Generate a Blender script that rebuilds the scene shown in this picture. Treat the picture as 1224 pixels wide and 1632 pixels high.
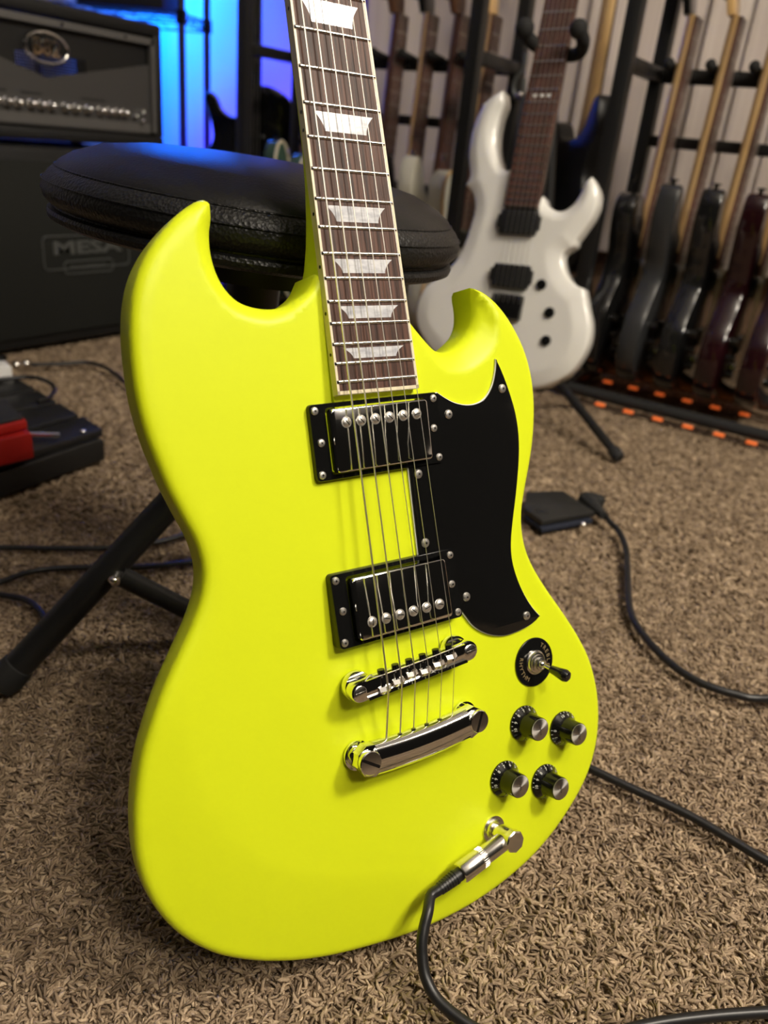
import bpy, bmesh, math, random
import numpy as np
from mathutils import Vector, Matrix, Euler
from mathutils.geometry import delaunay_2d_cdt
sc = bpy.context.scene
for o in list(bpy.data.objects): bpy.data.objects.remove(o)
random.seed(7); rng = np.random.default_rng(7)

# ------------------------------------------------------------------ camera
F = 1260.03
CP = Vector((0.1971, -0.3601, 0.4714))
RWC = Matrix(((0.8260, 0.3060, -0.4734), (0.5562, -0.3063, 0.7725), (0.0914, -0.9014, -0.4232)))
cam = bpy.data.cameras.new('camera'); camo = bpy.data.objects.new('camera', cam); sc.collection.objects.link(camo)
cam.sensor_fit = 'VERTICAL'; cam.sensor_height = 36; cam.sensor_width = 27; cam.lens = 36 * F / 1632
Rc = RWC @ Matrix(((1, 0, 0), (0, -1, 0), (0, 0, -1)))
camo.matrix_world = Matrix.Translation(CP) @ Rc.to_4x4()
cam.dof.use_dof = True; cam.dof.focus_distance = 0.49; cam.dof.aperture_fstop = 6.4; cam.clip_start = 0.01
sc.camera = camo
# ------------------------------------------------------------------ world, lights, exposure
wd = bpy.data.worlds.new('world'); sc.world = wd; wd.use_nodes = True
wd.node_tree.nodes['Background'].inputs[0].default_value = (1.0, 0.86, 0.70, 1)
wd.node_tree.nodes['Background'].inputs[1].default_value = 0.009
def area(name, loc, to, size, power, col, shape='DISK', sy=None, spread=180):
    l = bpy.data.lights.new(name, 'AREA'); l.shape = shape; l.size = size; l.energy = power; l.color = col
    if sy: l.size_y = sy
    o = bpy.data.objects.new(name, l); sc.collection.objects.link(o); o.location = loc
    o.rotation_euler = (Vector(to) - Vector(loc)).to_track_quat('-Z', 'Y').to_euler(); l.spread = math.radians(spread); return o
WARM = (1.0, 0.90, 0.76)
for dx, dy in ((0, 0.13), (0.12, -0.08), (-0.12, -0.08)):
    area('ceiling_lamp', (1.30 + dx, 0.45 + dy, 2.05), (0, 0.1, 0.2), 0.26, 15.5, WARM)
for dx in (-0.1, 0.1):
    area('room_lamp', (1.45, -0.62 + dx, 2.05), (-0.2, 0.7, 0.3), 0.22, 12, WARM)
area('ceiling_wash', (1.0, -0.2, 1.95), (0.9, -0.2, 2.4), 0.5, 42, WARM)
for loc, to, s, p, c in (((-2.35, 1.55, 1.45), (-2.3, 1.95, 0.95), 0.5, 58, (0.0, 0.13, 1.0)),
                         ((-1.95, 1.45, 0.05), (-1.9, 1.95, 0.35), 0.4, 16, (0.05, 0.0, 1.0))):
    area('blue_led_lamp', loc, to, s, p, c, spread=72)
sc.view_settings.view_transform = 'Standard'; sc.view_settings.look = 'None'
sc.view_settings.exposure = -0.30; sc.view_settings.gamma = 1.0; sc.view_settings.use_curve_mapping = False

# ------------------------------------------------------------------ materials
MATS = {}
def mat(name, col, rough=0.5, metal=0.0, spec=0.5, coat=0.0, bump=None, var=None, emit=None, aniso=0, col2=None, vscale=(40, 40, 40), alpha=None):
    m = bpy.data.materials.new(name); m.use_nodes = True; nt = m.node_tree; b = nt.nodes['Principled BSDF']
    def I(n, v): b.inputs[n].default_value = v
    I('Base Color', (*col, 1)); I('Roughness', rough); I('Metallic', metal); I('Specular IOR Level', spec); I('Coat Weight', coat)
    if coat: I('Coat Roughness', 0.06)
    tc = nt.nodes.new('ShaderNodeTexCoord')
    if emit: I('Emission Color', (*emit[0], 1)); I('Emission Strength', emit[1])
    if col2 is not None:
        mp = nt.nodes.new('ShaderNodeMapping'); mp.inputs['Scale'].default_value = vscale
        nz = nt.nodes.new('ShaderNodeTexNoise'); nz.inputs['Scale'].default_value = 1; nz.inputs['Detail'].default_value = 5
        cr = nt.nodes.new('ShaderNodeValToRGB'); cr.color_ramp.elements[0].position = 0.36; cr.color_ramp.elements[1].position = 0.64
        cr.color_ramp.elements[0].color = (*col2, 1); cr.color_ramp.elements[1].color = (*col, 1)
        nt.links.new(tc.outputs['Object'], mp.inputs[0]); nt.links.new(mp.outputs[0], nz.inputs[0])
        nt.links.new(nz.outputs[0], cr.inputs[0]); nt.links.new(cr.outputs[0], b.inputs['Base Color'])
    if bump:
        kind, scale, strength, dist = bump
        t = nt.nodes.new('ShaderNodeTexVoronoi' if kind == 'v' else 'ShaderNodeTexNoise'); t.inputs['Scale'].default_value = scale
        nt.links.new(tc.outputs['Object'], t.inputs[0])
        bp = nt.nodes.new('ShaderNodeBump'); bp.inputs['Strength'].default_value = strength; bp.inputs['Distance'].default_value = dist
        nt.links.new(t.outputs[0], bp.inputs['Height']); nt.links.new(bp.outputs[0], b.inputs['Normal'])
    MATS[name] = m; return m
mat('neon', (0.72, 0.83, 0.012), 0.42, spec=0.32, bump=('n', 900, 0.03, 0.0005))
mat('chrome', (0.86, 0.86, 0.84), 0.07, 1.0)
mat('nickel', (0.84, 0.81, 0.76), 0.22, 1.0)
mat('screw_steel', (0.92, 0.89, 0.84), 0.36, 1.0)
mat('steel_string', (0.90, 0.87, 0.80), 0.34, 1.0)
mat('black_plastic', (0.006, 0.006, 0.006), 0.12, spec=0.5)
mat('satin_black', (0.012, 0.012, 0.012), 0.42, bump=('n', 500, 0.04, 0.0005))
mat('white_plastic', (0.8, 0.8, 0.78), 0.35)
mat('rosewood', (0.125, 0.058, 0.040), 0.5, spec=0.3, col2=(0.036, 0.018, 0.014), vscale=(650, 22, 300), bump=('n', 700, 0.15, 0.0004))
mat('rosewood_dull', (0.12, 0.05, 0.035), 0.5, col2=(0.06, 0.03, 0.02), vscale=(200, 15, 15))
mat('cream_binding', (0.78, 0.70, 0.50), 0.4)
mat('pearl', (0.74, 0.75, 0.78), 0.18, spec=0.7, coat=0.4, col2=(0.50, 0.51, 0.56), vscale=(130, 330, 100))
mat('gold_print', (0.26, 0.19, 0.09), 0.5)
mat('white_print', (0.75, 0.75, 0.7), 0.5)
mat('cable_rubber', (0.012, 0.012, 0.013), 0.38, bump=('n', 400, 0.05, 0.0005))
mat('carpet_base', (0.045, 0.032, 0.022), 0.95, spec=0.1, col2=(0.025, 0.018, 0.012), vscale=(90, 90, 90))
mat('leather', (0.009, 0.009, 0.009), 0.40, spec=0.40, bump=('v', 420, 0.5, 0.0010))
mat('leather_top', (0.009, 0.009, 0.009), 0.36, spec=0.32, bump=('v', 420, 0.10, 0.0010))
mat('black_metal', (0.012, 0.012, 0.012), 0.38, spec=0.5, bump=('n', 150, 0.05, 0.0006))
mat('foam', (0.01, 0.01, 0.01), 0.85)
mat('rubber', (0.015, 0.015, 0.015), 0.7)
mat('tolex', (0.007, 0.007, 0.007), 0.6, bump=('v', 700, 0.4, 0.0008))
mat('grille_cloth', (0.006, 0.007, 0.005), 0.85, bump=('v', 500, 0.5, 0.001))
mat('logo_grey', (0.11, 0.115, 0.11), 0.4, 0.3)
mat('panel_silver', (0.075, 0.072, 0.07), 0.5, 0.35, bump=('n', 90, 0.03, 0.001))
mat('panel_trim', (0.13, 0.125, 0.12), 0.5, 0.3)
mat('blinds_white', (0.80, 0.72, 0.65), 0.85, spec=0.1, col2=(0.66, 0.57, 0.51), vscale=(35, 35, 0.6))
mat('wall_paint', (0.30, 0.19, 0.12), 0.9, spec=0.1, bump=('n', 40, 0.1, 0.002))
mat('wall_pale', (0.48, 0.47, 0.46), 0.9, spec=0.1, bump=('n', 40, 0.1, 0.002))
mat('ceiling_white', (0.75, 0.73, 0.70), 0.9, spec=0.1, bump=('n', 60, 0.1, 0.002))
mat('gloss_white', (0.86, 0.85, 0.80), 0.16, coat=0.6)
mat('gloss_black', (0.008, 0.008, 0.008), 0.12, coat=0.6)
mat('grey_black', (0.030, 0.031, 0.032), 0.25, coat=0.3)
mat('burgundy', (0.020, 0.004, 0.006), 0.15, coat=0.5, col2=(0.010, 0.002, 0.003), vscale=(8, 8, 8))
mat('cream_paint', (0.62, 0.60, 0.50), 0.25, coat=0.4)
mat('seafoam', (0.05, 0.10, 0.07), 0.25, coat=0.4)
mat('dark_brown', (0.035, 0.018, 0.010), 0.2, coat=0.5)
mat('maple', (0.78, 0.53, 0.24), 0.3, coat=0.3, col2=(0.64, 0.40, 0.16), vscale=(30, 30, 6))
mat('mahogany', (0.16, 0.07, 0.035), 0.4, col2=(0.10, 0.045, 0.02), vscale=(60, 60, 6))
mat('red_paint', (0.42, 0.012, 0.008), 0.45)
mat('orange_led', (0.8, 0.2, 0.05), 0.5, emit=((1.0, 0.16, 0.03), .55))
mat('led_tape', (0.05, 0.03, 0.02), 0.6)
mat('dark_leather', (0.016, 0.016, 0.015), 0.5, bump=('v', 500, 0.2, 0.0006))
mat('navy_fabric', (0.01, 0.014, 0.03), 0.8)
# brushed cap: radial spokes through anisotropy
m = mat('brushed_cap', (0.66, 0.63, 0.59), 0.42, 1.0)
nt = m.node_tree; b = nt.nodes['Principled BSDF']; b.inputs['Anisotropic'].default_value = 0.85
tg = nt.nodes.new('ShaderNodeTangent'); tg.direction_type = 'RADIAL'; tg.axis = 'Z'; nt.links.new(tg.outputs[0], b.inputs['Tangent'])
# carpet yarn: every strand its own tone
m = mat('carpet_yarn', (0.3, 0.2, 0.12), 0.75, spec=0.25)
nt = m.node_tree; b = nt.nodes['Principled BSDF']
at_ = nt.nodes.new('ShaderNodeAttribute'); at_.attribute_name = 'tone'
oi = nt.nodes.new('ShaderNodeObjectInfo'); ad = nt.nodes.new('ShaderNodeMath'); ad.operation = 'MULTIPLY_ADD'; ad.inputs[1].default_value = 0.3
nt.links.new(oi.outputs['Random'], ad.inputs[0]); nt.links.new(at_.outputs['Fac'], ad.inputs[2])
tcy = nt.nodes.new('ShaderNodeTexCoord'); ny = nt.nodes.new('ShaderNodeTexNoise'); ny.inputs['Scale'].default_value = 1400; by = nt.nodes.new('ShaderNodeBump'); by.inputs['Strength'].default_value = 0.7; by.inputs['Distance'].default_value = 0.0008
nt.links.new(tcy.outputs['Object'], ny.inputs[0]); nt.links.new(ny.outputs[0], by.inputs['Height']); nt.links.new(by.outputs[0], b.inputs['Normal'])
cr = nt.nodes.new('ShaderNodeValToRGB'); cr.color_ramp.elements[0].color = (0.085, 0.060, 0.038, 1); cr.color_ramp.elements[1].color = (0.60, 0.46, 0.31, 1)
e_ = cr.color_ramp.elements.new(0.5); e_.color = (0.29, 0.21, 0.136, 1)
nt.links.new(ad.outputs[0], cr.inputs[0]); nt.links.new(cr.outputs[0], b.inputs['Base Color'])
# perforated steel mesh: round holes cut through by alpha
m = mat('perforated_mesh', (0.02, 0.02, 0.02), 0.4, 0.5)
nt = m.node_tree; b = nt.nodes['Principled BSDF']
tc = nt.nodes.new('ShaderNodeTexCoord'); vo = nt.nodes.new('ShaderNodeTexVoronoi'); vo.inputs['Scale'].default_value = 200; vo.inputs['Randomness'].default_value = 0.0
gt = nt.nodes.new('ShaderNodeMath'); gt.operation = 'GREATER_THAN'; gt.inputs[1].default_value = 0.42
nt.links.new(tc.outputs['Object'], vo.inputs[0]); nt.links.new(vo.outputs['Distance'], gt.inputs[0]); nt.links.new(gt.outputs[0], b.inputs['Alpha'])

# ------------------------------------------------------------------ mesh helpers
I4 = Matrix.Identity(4)
class MB:
    def __init__(s, M=I4): s.v = []; s.f = []; s.M = M
    def add(s, vs, fs, M=None):
        M = s.M @ M if M is not None else s.M; n = len(s.v)
        s.v += [M @ Vector(p) for p in vs]; s.f += [tuple(i + n for i in f) for f in fs]; return s
    def box(s, c, d, M=None, b=0.0):
        x, y, z = d[0] / 2, d[1] / 2, d[2] / 2
        if b <= 0:
            vs = [(c[0] + i * x, c[1] + j * y, c[2] + k * z) for i in (-1, 1) for j in (-1, 1) for k in (-1, 1)]
            return s.add(vs, [(0, 1, 3, 2), (4, 6, 7, 5), (0, 4, 5, 1), (2, 3, 7, 6), (0, 2, 6, 4), (1, 5, 7, 3)], M)
        bm = bmesh.new(); bmesh.ops.create_cube(bm, size=1)
        for v in bm.verts: v.co = Vector((c[0] + v.co.x * d[0], c[1] + v.co.y * d[1], c[2] + v.co.z * d[2]))
        bmesh.ops.bevel(bm, geom=bm.edges[:], offset=b, segments=2, affect='EDGES', profile=0.5)
        bm.verts.index_update(); s.add([v.co.copy() for v in bm.verts], [tuple(v.index for v in f.verts) for f in bm.faces], M); bm.free(); return s
    def lathe(s, prof, M=None, n=24, cap=True):
        vs = []; fs = []
        for r, z in prof: vs += [(r * math.cos(2 * math.pi * k / n), r * math.sin(2 * math.pi * k / n), z) for k in range(n)]
        for i in range(len(prof) - 1):
            for k in range(n): a = i * n + k; b_ = i * n + (k + 1) % n; fs.append((a, b_, b_ + n, a + n))
        if cap:
            fs.append(tuple(range(n))[::-1]); fs.append(tuple((len(prof) - 1) * n + k for k in range(n)))
        return s.add(vs, fs, M)
    def cyl(s, p0, p1, r, r1=None, n=16, M=None):
        p0 = Vector(p0); p1 = Vector(p1); d = p1 - p0
        T = Matrix.Translation(p0) @ d.to_track_quat('Z', 'Y').to_matrix().to_4x4()
        return s.lathe([(r, 0), (r if r1 is None else r1, d.length)], (M @ T) if M is not None else T, n)
    def tube(s, pts, r, n=10):
        pts = [Vector(p) for p in pts]; m = len(pts); vs = []; fs = []
        t0 = (pts[1] - pts[0]).normalized(); u = t0.orthogonal().normalized()
        for i, p in enumerate(pts):
            t = (pts[min(i + 1, m - 1)] - pts[max(i - 1, 0)]).normalized()
            u = (u - t * u.dot(t)).normalized(); w = t.cross(u); rr = r[i] if hasattr(r, '__len__') else r
            vs += [p + (u * math.cos(2 * math.pi * k / n) + w * math.sin(2 * math.pi * k / n)) * rr for k in range(n)]
        for i in range(m - 1):
            for k in range(n): a = i * n + k; b_ = i * n + (k + 1) % n; fs.append((a, b_, b_ + n, a + n))
        fs.append(tuple(range(n))[::-1]); fs.append(tuple((m - 1) * n + k for k in range(n)))
        return s.add(vs, fs)
    def sph(s, c, r, M=None, n=12, sc_=(1, 1, 1)):
        prof = [(max(1e-5, math.sin(math.pi * i / n)) * r, -math.cos(math.pi * i / n) * r) for i in range(n + 1)]
        T = Matrix.Translation(c) @ Matrix.Diagonal((*sc_, 1)); return s.lathe(prof, (M @ T) if M is not None else T, n * 2)
    def loft(s, secs, cap=True):
        n = len(secs[0]); vs = [p for q in secs for p in q]; fs = []
        for i in range(len(secs) - 1):
            for k in range(n): a = i * n + k; b_ = i * n + (k + 1) % n; fs.append((a, b_, b_ + n, a + n))
        if cap: fs.append(tuple(range(n))[::-1]); fs.append(tuple((len(secs) - 1) * n + k for k in range(n)))
        return s.add(vs, fs)
    def prism(s, pts, z0, z1, r=0.0, M=None):
        P = np.array(pts, float); a = np.sum(P[:, 0] * np.roll(P[:, 1], -1) - np.roll(P[:, 0], -1) * P[:, 1])
        if a < 0: P = P[::-1]
        t = np.roll(P, -1, 0) - np.roll(P, 1, 0); t /= np.linalg.norm(t, axis=1)[:, None] + 1e-12
        nrm = np.c_[-t[:, 1], t[:, 0]]
        rings = [(0, z0), (0, z1)] if r <= 0 else [(r, z0), (r * .3, z0 + r * .3), (0, z0 + r), (0, z1 - r), (r * .3, z1 - r * .3), (r, z1)]
        secs = [[(*(p + nn * o), z) for p, nn in zip(P, nrm)] for o, z in rings]
        n = len(P); vs = [q for c in secs for q in c]; fs = []
        for i in range(len(secs) - 1):
            for k in range(n): a_ = i * n + k; b_ = i * n + (k + 1) % n; fs.append((a_, b_, b_ + n, a_ + n))
        from mathutils.geometry import tessellate_polygon
        for base, fl in ((0, True), ((len(secs) - 1) * n, False)):
            for tri in tessellate_polygon([[Vector((q[0], q[1], 0)) for q in (secs[0] if base == 0 else secs[-1])]]):
                q = [secs[-1][i] for i in tri]; A = (q[1][0] - q[0][0]) * (q[2][1] - q[0][1]) - (q[2][0] - q[0][0]) * (q[1][1] - q[0][1])
                tri = tri if A > 0 else tri[::-1]
                fs.append(tuple(base + i for i in (tri[::-1] if fl else tri)))
        return s.add(vs, fs, M)
    def build(s, name, m, parent=None, label=None, smooth=35, kind=None, m2=None, split=0):
        me = bpy.data.meshes.new(name); me.from_pydata([tuple(v) for v in s.v], [], s.f); me.materials.append(MATS[m])
        if m2:
            me.materials.append(MATS[m2]); me.polygons.foreach_set('material_index', [0] * split + [1] * (len(me.polygons) - split))
        bm = bmesh.new(); bm.from_mesh(me); bmesh.ops.recalc_face_normals(bm, faces=bm.faces); bm.to_mesh(me); bm.free()
        if smooth:
            me.polygons.foreach_set('use_smooth', [True] * len(me.polygons)); me.set_sharp_from_angle(angle=math.radians(smooth))
        o = bpy.data.objects.new(name, me); sc.collection.objects.link(o)
        if parent: o.parent = parent
        if label: o['label'] = label
        if kind: o['kind'] = kind
        return o
def empty(name, M, label, cat, group=None):
    o = bpy.data.objects.new(name, None); sc.collection.objects.link(o); o.empty_display_size = 0.02
    o.matrix_world = M if isinstance(M, Matrix) else Matrix.Translation(M); return tag(o, label, cat, group)
def tag(o, label, cat, group=None):
    o['label'] = label; o['category'] = cat
    if group: o['group'] = group
    return o
def struct(o): o['kind'] = 'structure'; return o
def cat_(pts, k=6, closed=False):
    P = [Vector(p) for p in pts]; n = len(P); out = []
    for i in range(n if closed else n - 1):
        if closed: a, b_, c, d = P[i - 1], P[i], P[(i + 1) % n], P[(i + 2) % n]
        else: a, b_, c, d = P[max(i - 1, 0)], P[i], P[i + 1], P[min(i + 2, n - 1)]
        for j in range(k):
            t = j / k; out.append(0.5 * ((2 * b_) + (c - a) * t + (2 * a - 5 * b_ + 4 * c - d) * t * t + (3 * b_ - a - 3 * c + d) * t ** 3))
    if not closed: out.append(P[-1])
    return out
def text_into(mb, s, size, M, ext=0.0001, align='CENTER', bold=0.0):
    cu = bpy.data.curves.new('t', 'FONT'); cu.body = s; cu.size = size; cu.extrude = ext; cu.align_x = align; cu.align_y = 'CENTER'; cu.resolution_u = 2; cu.offset = bold
    o = bpy.data.objects.new('t', cu); sc.collection.objects.link(o); dg = bpy.context.evaluated_depsgraph_get()
    me = bpy.data.meshes.new_from_object(o.evaluated_get(dg)); mb.add([v.co.copy() for v in me.vertices], [tuple(p.vertices) for p in me.polygons], M)
    bpy.data.objects.remove(o); bpy.data.curves.remove(cu); bpy.data.meshes.remove(me); return mb
def resample(pts, corners, step):
    """closed outline, Catmull-Rom smoothed except at corner indices"""
    n = len(pts); out = []
    for i in range(n):
        P = [Vector((*pts[(i + k) % n][:2], 0)) for k in (-1, 0, 1, 2)]
        if i in corners: P[0] = P[1]
        if (i + 1) % n in corners: P[3] = P[2]
        a, b_, c, d = P; k = max(1, int(round((c - b_).length / step)))
        for j in range(k):
            t = j / k; q = 0.5 * ((2 * b_) + (c - a) * t + (2 * a - 5 * b_ + 4 * c - d) * t * t + (3 * b_ - a - 3 * c + d) * t ** 3)
            out.append((q.x, q.y, i + t))
    return np.array(out)
def sculpted_body(name, pts, corners, T, r, bev, parent, m, grid=3.0, step=2.5, extra=None, rb=4.0, off=(0, 0, 0)):
    """solid body (mm): flat face z=0 falling away to the edge by bevel (width, depth) given along the outline, back at -T"""
    Q = resample(pts, corners, step); P = Q[:, :2]
    if np.sum(P[:, 0] * np.roll(P[:, 1], -1) - np.roll(P[:, 0], -1) * P[:, 1]) < 0: Q = Q[::-1]; P = Q[:, :2]
    W = np.array([(tuple(bev(u)) + (rb,))[:3] for u in Q[:, 2]])
    t = np.roll(P, -1, 0) - np.roll(P, 1, 0); t /= np.linalg.norm(t, axis=1)[:, None] + 1e-9; nr = np.c_[-t[:, 1], t[:, 0]]
    def dist(X):
        out = np.zeros(len(X)); w = np.zeros((len(X), 3)); ins = np.zeros(len(X), bool)
        A = P; B = np.roll(P, -1, 0); AB = B - A; L2 = (AB ** 2).sum(1) + 1e-12
        for s0 in range(0, len(X), 4000):
            x = X[s0:s0 + 4000]; d = x[:, None, :] - A[None]; tt = np.clip((d * AB[None]).sum(2) / L2, 0, 1)
            dd = np.sqrt(((d - tt[..., None] * AB[None]) ** 2).sum(2)) + 1e-6
            out[s0:s0 + 4000] = dd.min(1)
            k = 1 / (dd - dd.min(1)[:, None] + 3.0) ** 3; w[s0:s0 + 4000] = (k @ W) / k.sum(1)[:, None]
            yy = x[:, 1:2]; c = ((A[:, 1] > yy) != (B[:, 1] > yy)) & (x[:, 0:1] < A[:, 0] + (yy - A[:, 1]) / (B[:, 1] - A[:, 1] + 1e-12) * AB[:, 0])
            ins[s0:s0 + 4000] = c.sum(1) % 2 == 1
        return out, w, ins
    def mesh_side(front, dens, rr, ds):
        X = [P]
        for d in ds:
            Y = P + nr * d; dd, _, ii = dist(Y); X.append(Y[(dd > d * .97) & ii])
        g = np.stack(np.meshgrid(np.arange(P[:, 0].min(), P[:, 0].max(), dens), np.arange(P[:, 1].min(), P[:, 1].max(), dens)), -1).reshape(-1, 2)
        g = g + rng.uniform(-.2, .2, g.shape) * dens
        dd, _, ii = dist(g); X.append(g[ii & (dd > ds[-1] + dens * .4)]); X = np.concatenate(X)
        n = len(P); v, e, f, *_ = delaunay_2d_cdt([Vector(p) for p in X], [(i, (i + 1) % n) for i in range(n)], [], 1, 1e-5)
        V = np.array([(q.x, q.y) for q in v]); dd, w, _ = dist(V)
        edge = dd < 1e-3; dd[edge] = 0
        if not front: rr = np.maximum(w[:, 2], .5)
        z = np.where(dd < rr, rr - np.sqrt(np.maximum(0, rr * rr - (rr - np.minimum(dd, rr)) ** 2)), 0)
        if front:
            x = np.clip(1 - dd / np.maximum(w[:, 0], .1), 0, 1); z = z + w[:, 1] * (x ** 1.25)
        return V, z, f, edge
    mb = MB(); V, z, f, _ = mesh_side(True, grid, r, [r * .06, r * .25, r * .55, r])
    z = -z; mb.add([(a + off[0], b_ + off[1], c + off[2]) for (a, b_), c in zip(V, z)], [tuple(q) for q in f])
    V2, z2, f2, _ = mesh_side(False, grid * 2.2, rb, [1, 3, 6, 10])
    n0 = len(mb.v); mb.add([(a + off[0], b_ + off[1], -T + c + off[2]) for (a, b_), c in zip(V2, z2)], [tuple(q)[::-1] for q in f2])
    n = len(P)   # side wall joins the two outlines (first n vertices of both)
    mb.f += [(i, (i + 1) % n, n0 + (i + 1) % n, n0 + i) for i in range(n)]
    mb.v = [v * 0.001 for v in mb.v]
    return mb.build(name, m, parent, smooth=50)

# ------------------------------------------------------------------ the room
mb = MB(); mb.box((-0.6, 0.0, -0.03), (5.0, 4.4, 0.04)); floor = struct(mb.build('floor', 'carpet_base'))
mb = MB(); mb.box((-0.6, 2.0, 1.2), (5.0, 0.1, 2.42)); struct(mb.build('wall_back', 'wall_paint'))
mb = MB(); mb.box((-0.3, -0.3, 2.45), (5.6, 4.8, 0.06)); struct(mb.build('ceiling', 'ceiling_white'))
mb = MB(); mb.box((-3.15, 0.0, 1.2), (0.1, 4.0, 2.42)); struct(mb.build('wall_left', 'wall_pale'))
mb = MB(); mb.box((-2.25, 1.942, 1.2), (1.70, 0.012, 2.40)); o = struct(mb.build('trim_1', 'wall_pale'))
# pale vertical blinds over the wall behind the racks
bl = empty('vertical_blinds', (-0.3, 1.9, 0.25), 'pale vertical blinds covering the wall behind the guitar racks', 'blinds')
mb0 = MB(); mb0.box((0, 0, 1.06), (0.108, 0.004, 2.12))
xs = np.arange(-1.36, 1.9, 0.1); first = None
for i, x in enumerate(xs):
    if first is None: first = o = mb0.build('slat', 'blinds_white', bl)
    else: o = first.copy(); sc.collection.objects.link(o); o.parent = bl
    o.location = (x + 0.3, 0.0, 0.0); o.rotation_euler = (0, 0, math.radians(9 + 5 * math.sin(i * 2.1)))
mb = MB(); mb.box((0.56, 0.02, 2.14), (3.4, 0.05, 0.04)); mb.build('head_rail', 'white_plastic', bl)

# carpet pile: curled yarn tufts instanced over the floor
def tuft(k):
    r = np.random.default_rng(50 + k); vs = []; fs = []; tone = []
    for s in range(36):
        if s % 3 == 0:
            a = r.uniform(0, 6.28); R = 0.013 * math.sqrt(r.uniform()); c_ = np.array([R * math.cos(a), R * math.sin(a), -0.010]); h_ = r.uniform(0, 6.28); e_ = r.uniform(0.35, 1.35); t_ = r.uniform(0, .6)
        p = c_ + np.append(r.uniform(-.0022, .0022, 2), 0)
        h = h_ + r.uniform(-.35, .35); el = e_ + r.uniform(-.15, .15); L = r.uniform(.011, .019); rad = r.uniform(.0009, .0016); tn = t_ + r.uniform(0, .2)
        dh = r.uniform(-.55, .55); n = 6; seg = []
        for i in range(n):
            d = np.array([math.cos(h) * math.cos(el), math.sin(h) * math.cos(el), math.sin(el)])
            u = np.cross(d, [0.3, .2, 1]); u /= np.linalg.norm(u); w = np.cross(d, u); q = rad * (1.0 if i < n - 1 else .45)
            base = len(vs)
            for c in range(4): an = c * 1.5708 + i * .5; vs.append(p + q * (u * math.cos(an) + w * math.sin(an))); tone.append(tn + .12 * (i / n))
            if i:
                for c in range(4): fs.append((base - 4 + c, base - 4 + (c + 1) % 4, base + (c + 1) % 4, base + c))
            p = p + d * L / (n - 1); h += dh; el -= r.uniform(.12, .5)
        fs.append((len(vs) - 4, len(vs) - 3, len(vs) - 2, len(vs) - 1))
    me = bpy.data.meshes.new('carpet_tuft'); me.from_pydata([tuple(v) for v in vs], [], fs); me.materials.append(MATS['carpet_yarn'])
    me.polygons.foreach_set('use_smooth', [True] * len(fs))
    at = me.attributes.new('tone', 'FLOAT', 'POINT'); at.data.foreach_set('value', tone)
    o = bpy.data.objects.new('carpet_tuft', me); sc.collection.objects.link(o); o.parent = floor; o['kind'] = 'stuff'; o.location = (0.12 + .03 * k, -0.1, 0); return o
tufts = [tuft(k) for k in range(6)]
def scatter(x0, x1, y0, y1, st, jit=.55, keep=None):
    g = np.stack(np.meshgrid(np.arange(x0, x1, st), np.arange(y0, y1, st)), -1).reshape(-1, 2)
    g = g + rng.uniform(-jit, jit, g.shape) * st
    return g if keep is None else g[keep(g)]
near = lambda g: (g[:, 0] - .1) ** 2 + (g[:, 1] + .2) ** 2 < .8 ** 2
A = scatter(-.75, .75, -.42, .7, .0095, keep=near); Bp = scatter(-1.5, 1.3, -.42, 1.9, .0135, keep=lambda g: ~near(g))
pts = np.concatenate([A, Bp]); S = np.concatenate([np.full(len(A), .95), np.full(len(Bp), 1.25)]) * rng.uniform(.8, 1.2, len(pts))
me = bpy.data.meshes.new('carpet_pile'); me.from_pydata([(p[0], p[1], 0.0) for p in pts], [], [])
at = me.attributes.new('sc', 'FLOAT', 'POINT'); at.data.foreach_set('value', S.astype(np.float32))
at = me.attributes.new('rz', 'FLOAT', 'POINT'); at.data.foreach_set('value', rng.uniform(0, 6.28, len(pts)).astype(np.float32))
pile = bpy.data.objects.new('carpet_pile', me); sc.collection.objects.link(pile); pile.parent = floor; pile['kind'] = 'stuff'
pile['label'] = 'shaggy tan and brown carpet pile'
gn = bpy.data.node_groups.new('pile', 'GeometryNodeTree'); gn.interface.new_socket('Geometry', in_out='INPUT', socket_type='NodeSocketGeometry'); gn.interface.new_socket('Geometry', in_out='OUTPUT', socket_type='NodeSocketGeometry')
N = gn.nodes.new; gi = N('NodeGroupInput'); go = N('NodeGroupOutput'); iop = N('GeometryNodeInstanceOnPoints'); gti = N('GeometryNodeGeometryToInstance')
for t_ in tufts:
    oi = N('GeometryNodeObjectInfo'); oi.inputs['Object'].default_value = t_; oi.inputs['As Instance'].default_value = True; oi.transform_space = 'ORIGINAL'
    gn.links.new(oi.outputs['Geometry'], gti.inputs[0])
gn.links.new(gi.outputs[0], iop.inputs['Points']); gn.links.new(gti.outputs[0], iop.inputs['Instance']); iop.inputs['Pick Instance'].default_value = True
a1 = N('GeometryNodeInputNamedAttribute'); a1.data_type = 'FLOAT'; a1.inputs['Name'].default_value = 'sc'; gn.links.new(a1.outputs[0], iop.inputs['Scale'])
a2 = N('GeometryNodeInputNamedAttribute'); a2.data_type = 'FLOAT'; a2.inputs['Name'].default_value = 'rz'; cx = N('ShaderNodeCombineXYZ'); gn.links.new(a2.outputs[0], cx.inputs[2])
gn.links.new(cx.outputs[0], iop.inputs['Rotation']); gn.links.new(iop.outputs[0], go.inputs[0])
pile.modifiers.new('pile', 'NODES').node_group = gn

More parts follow.
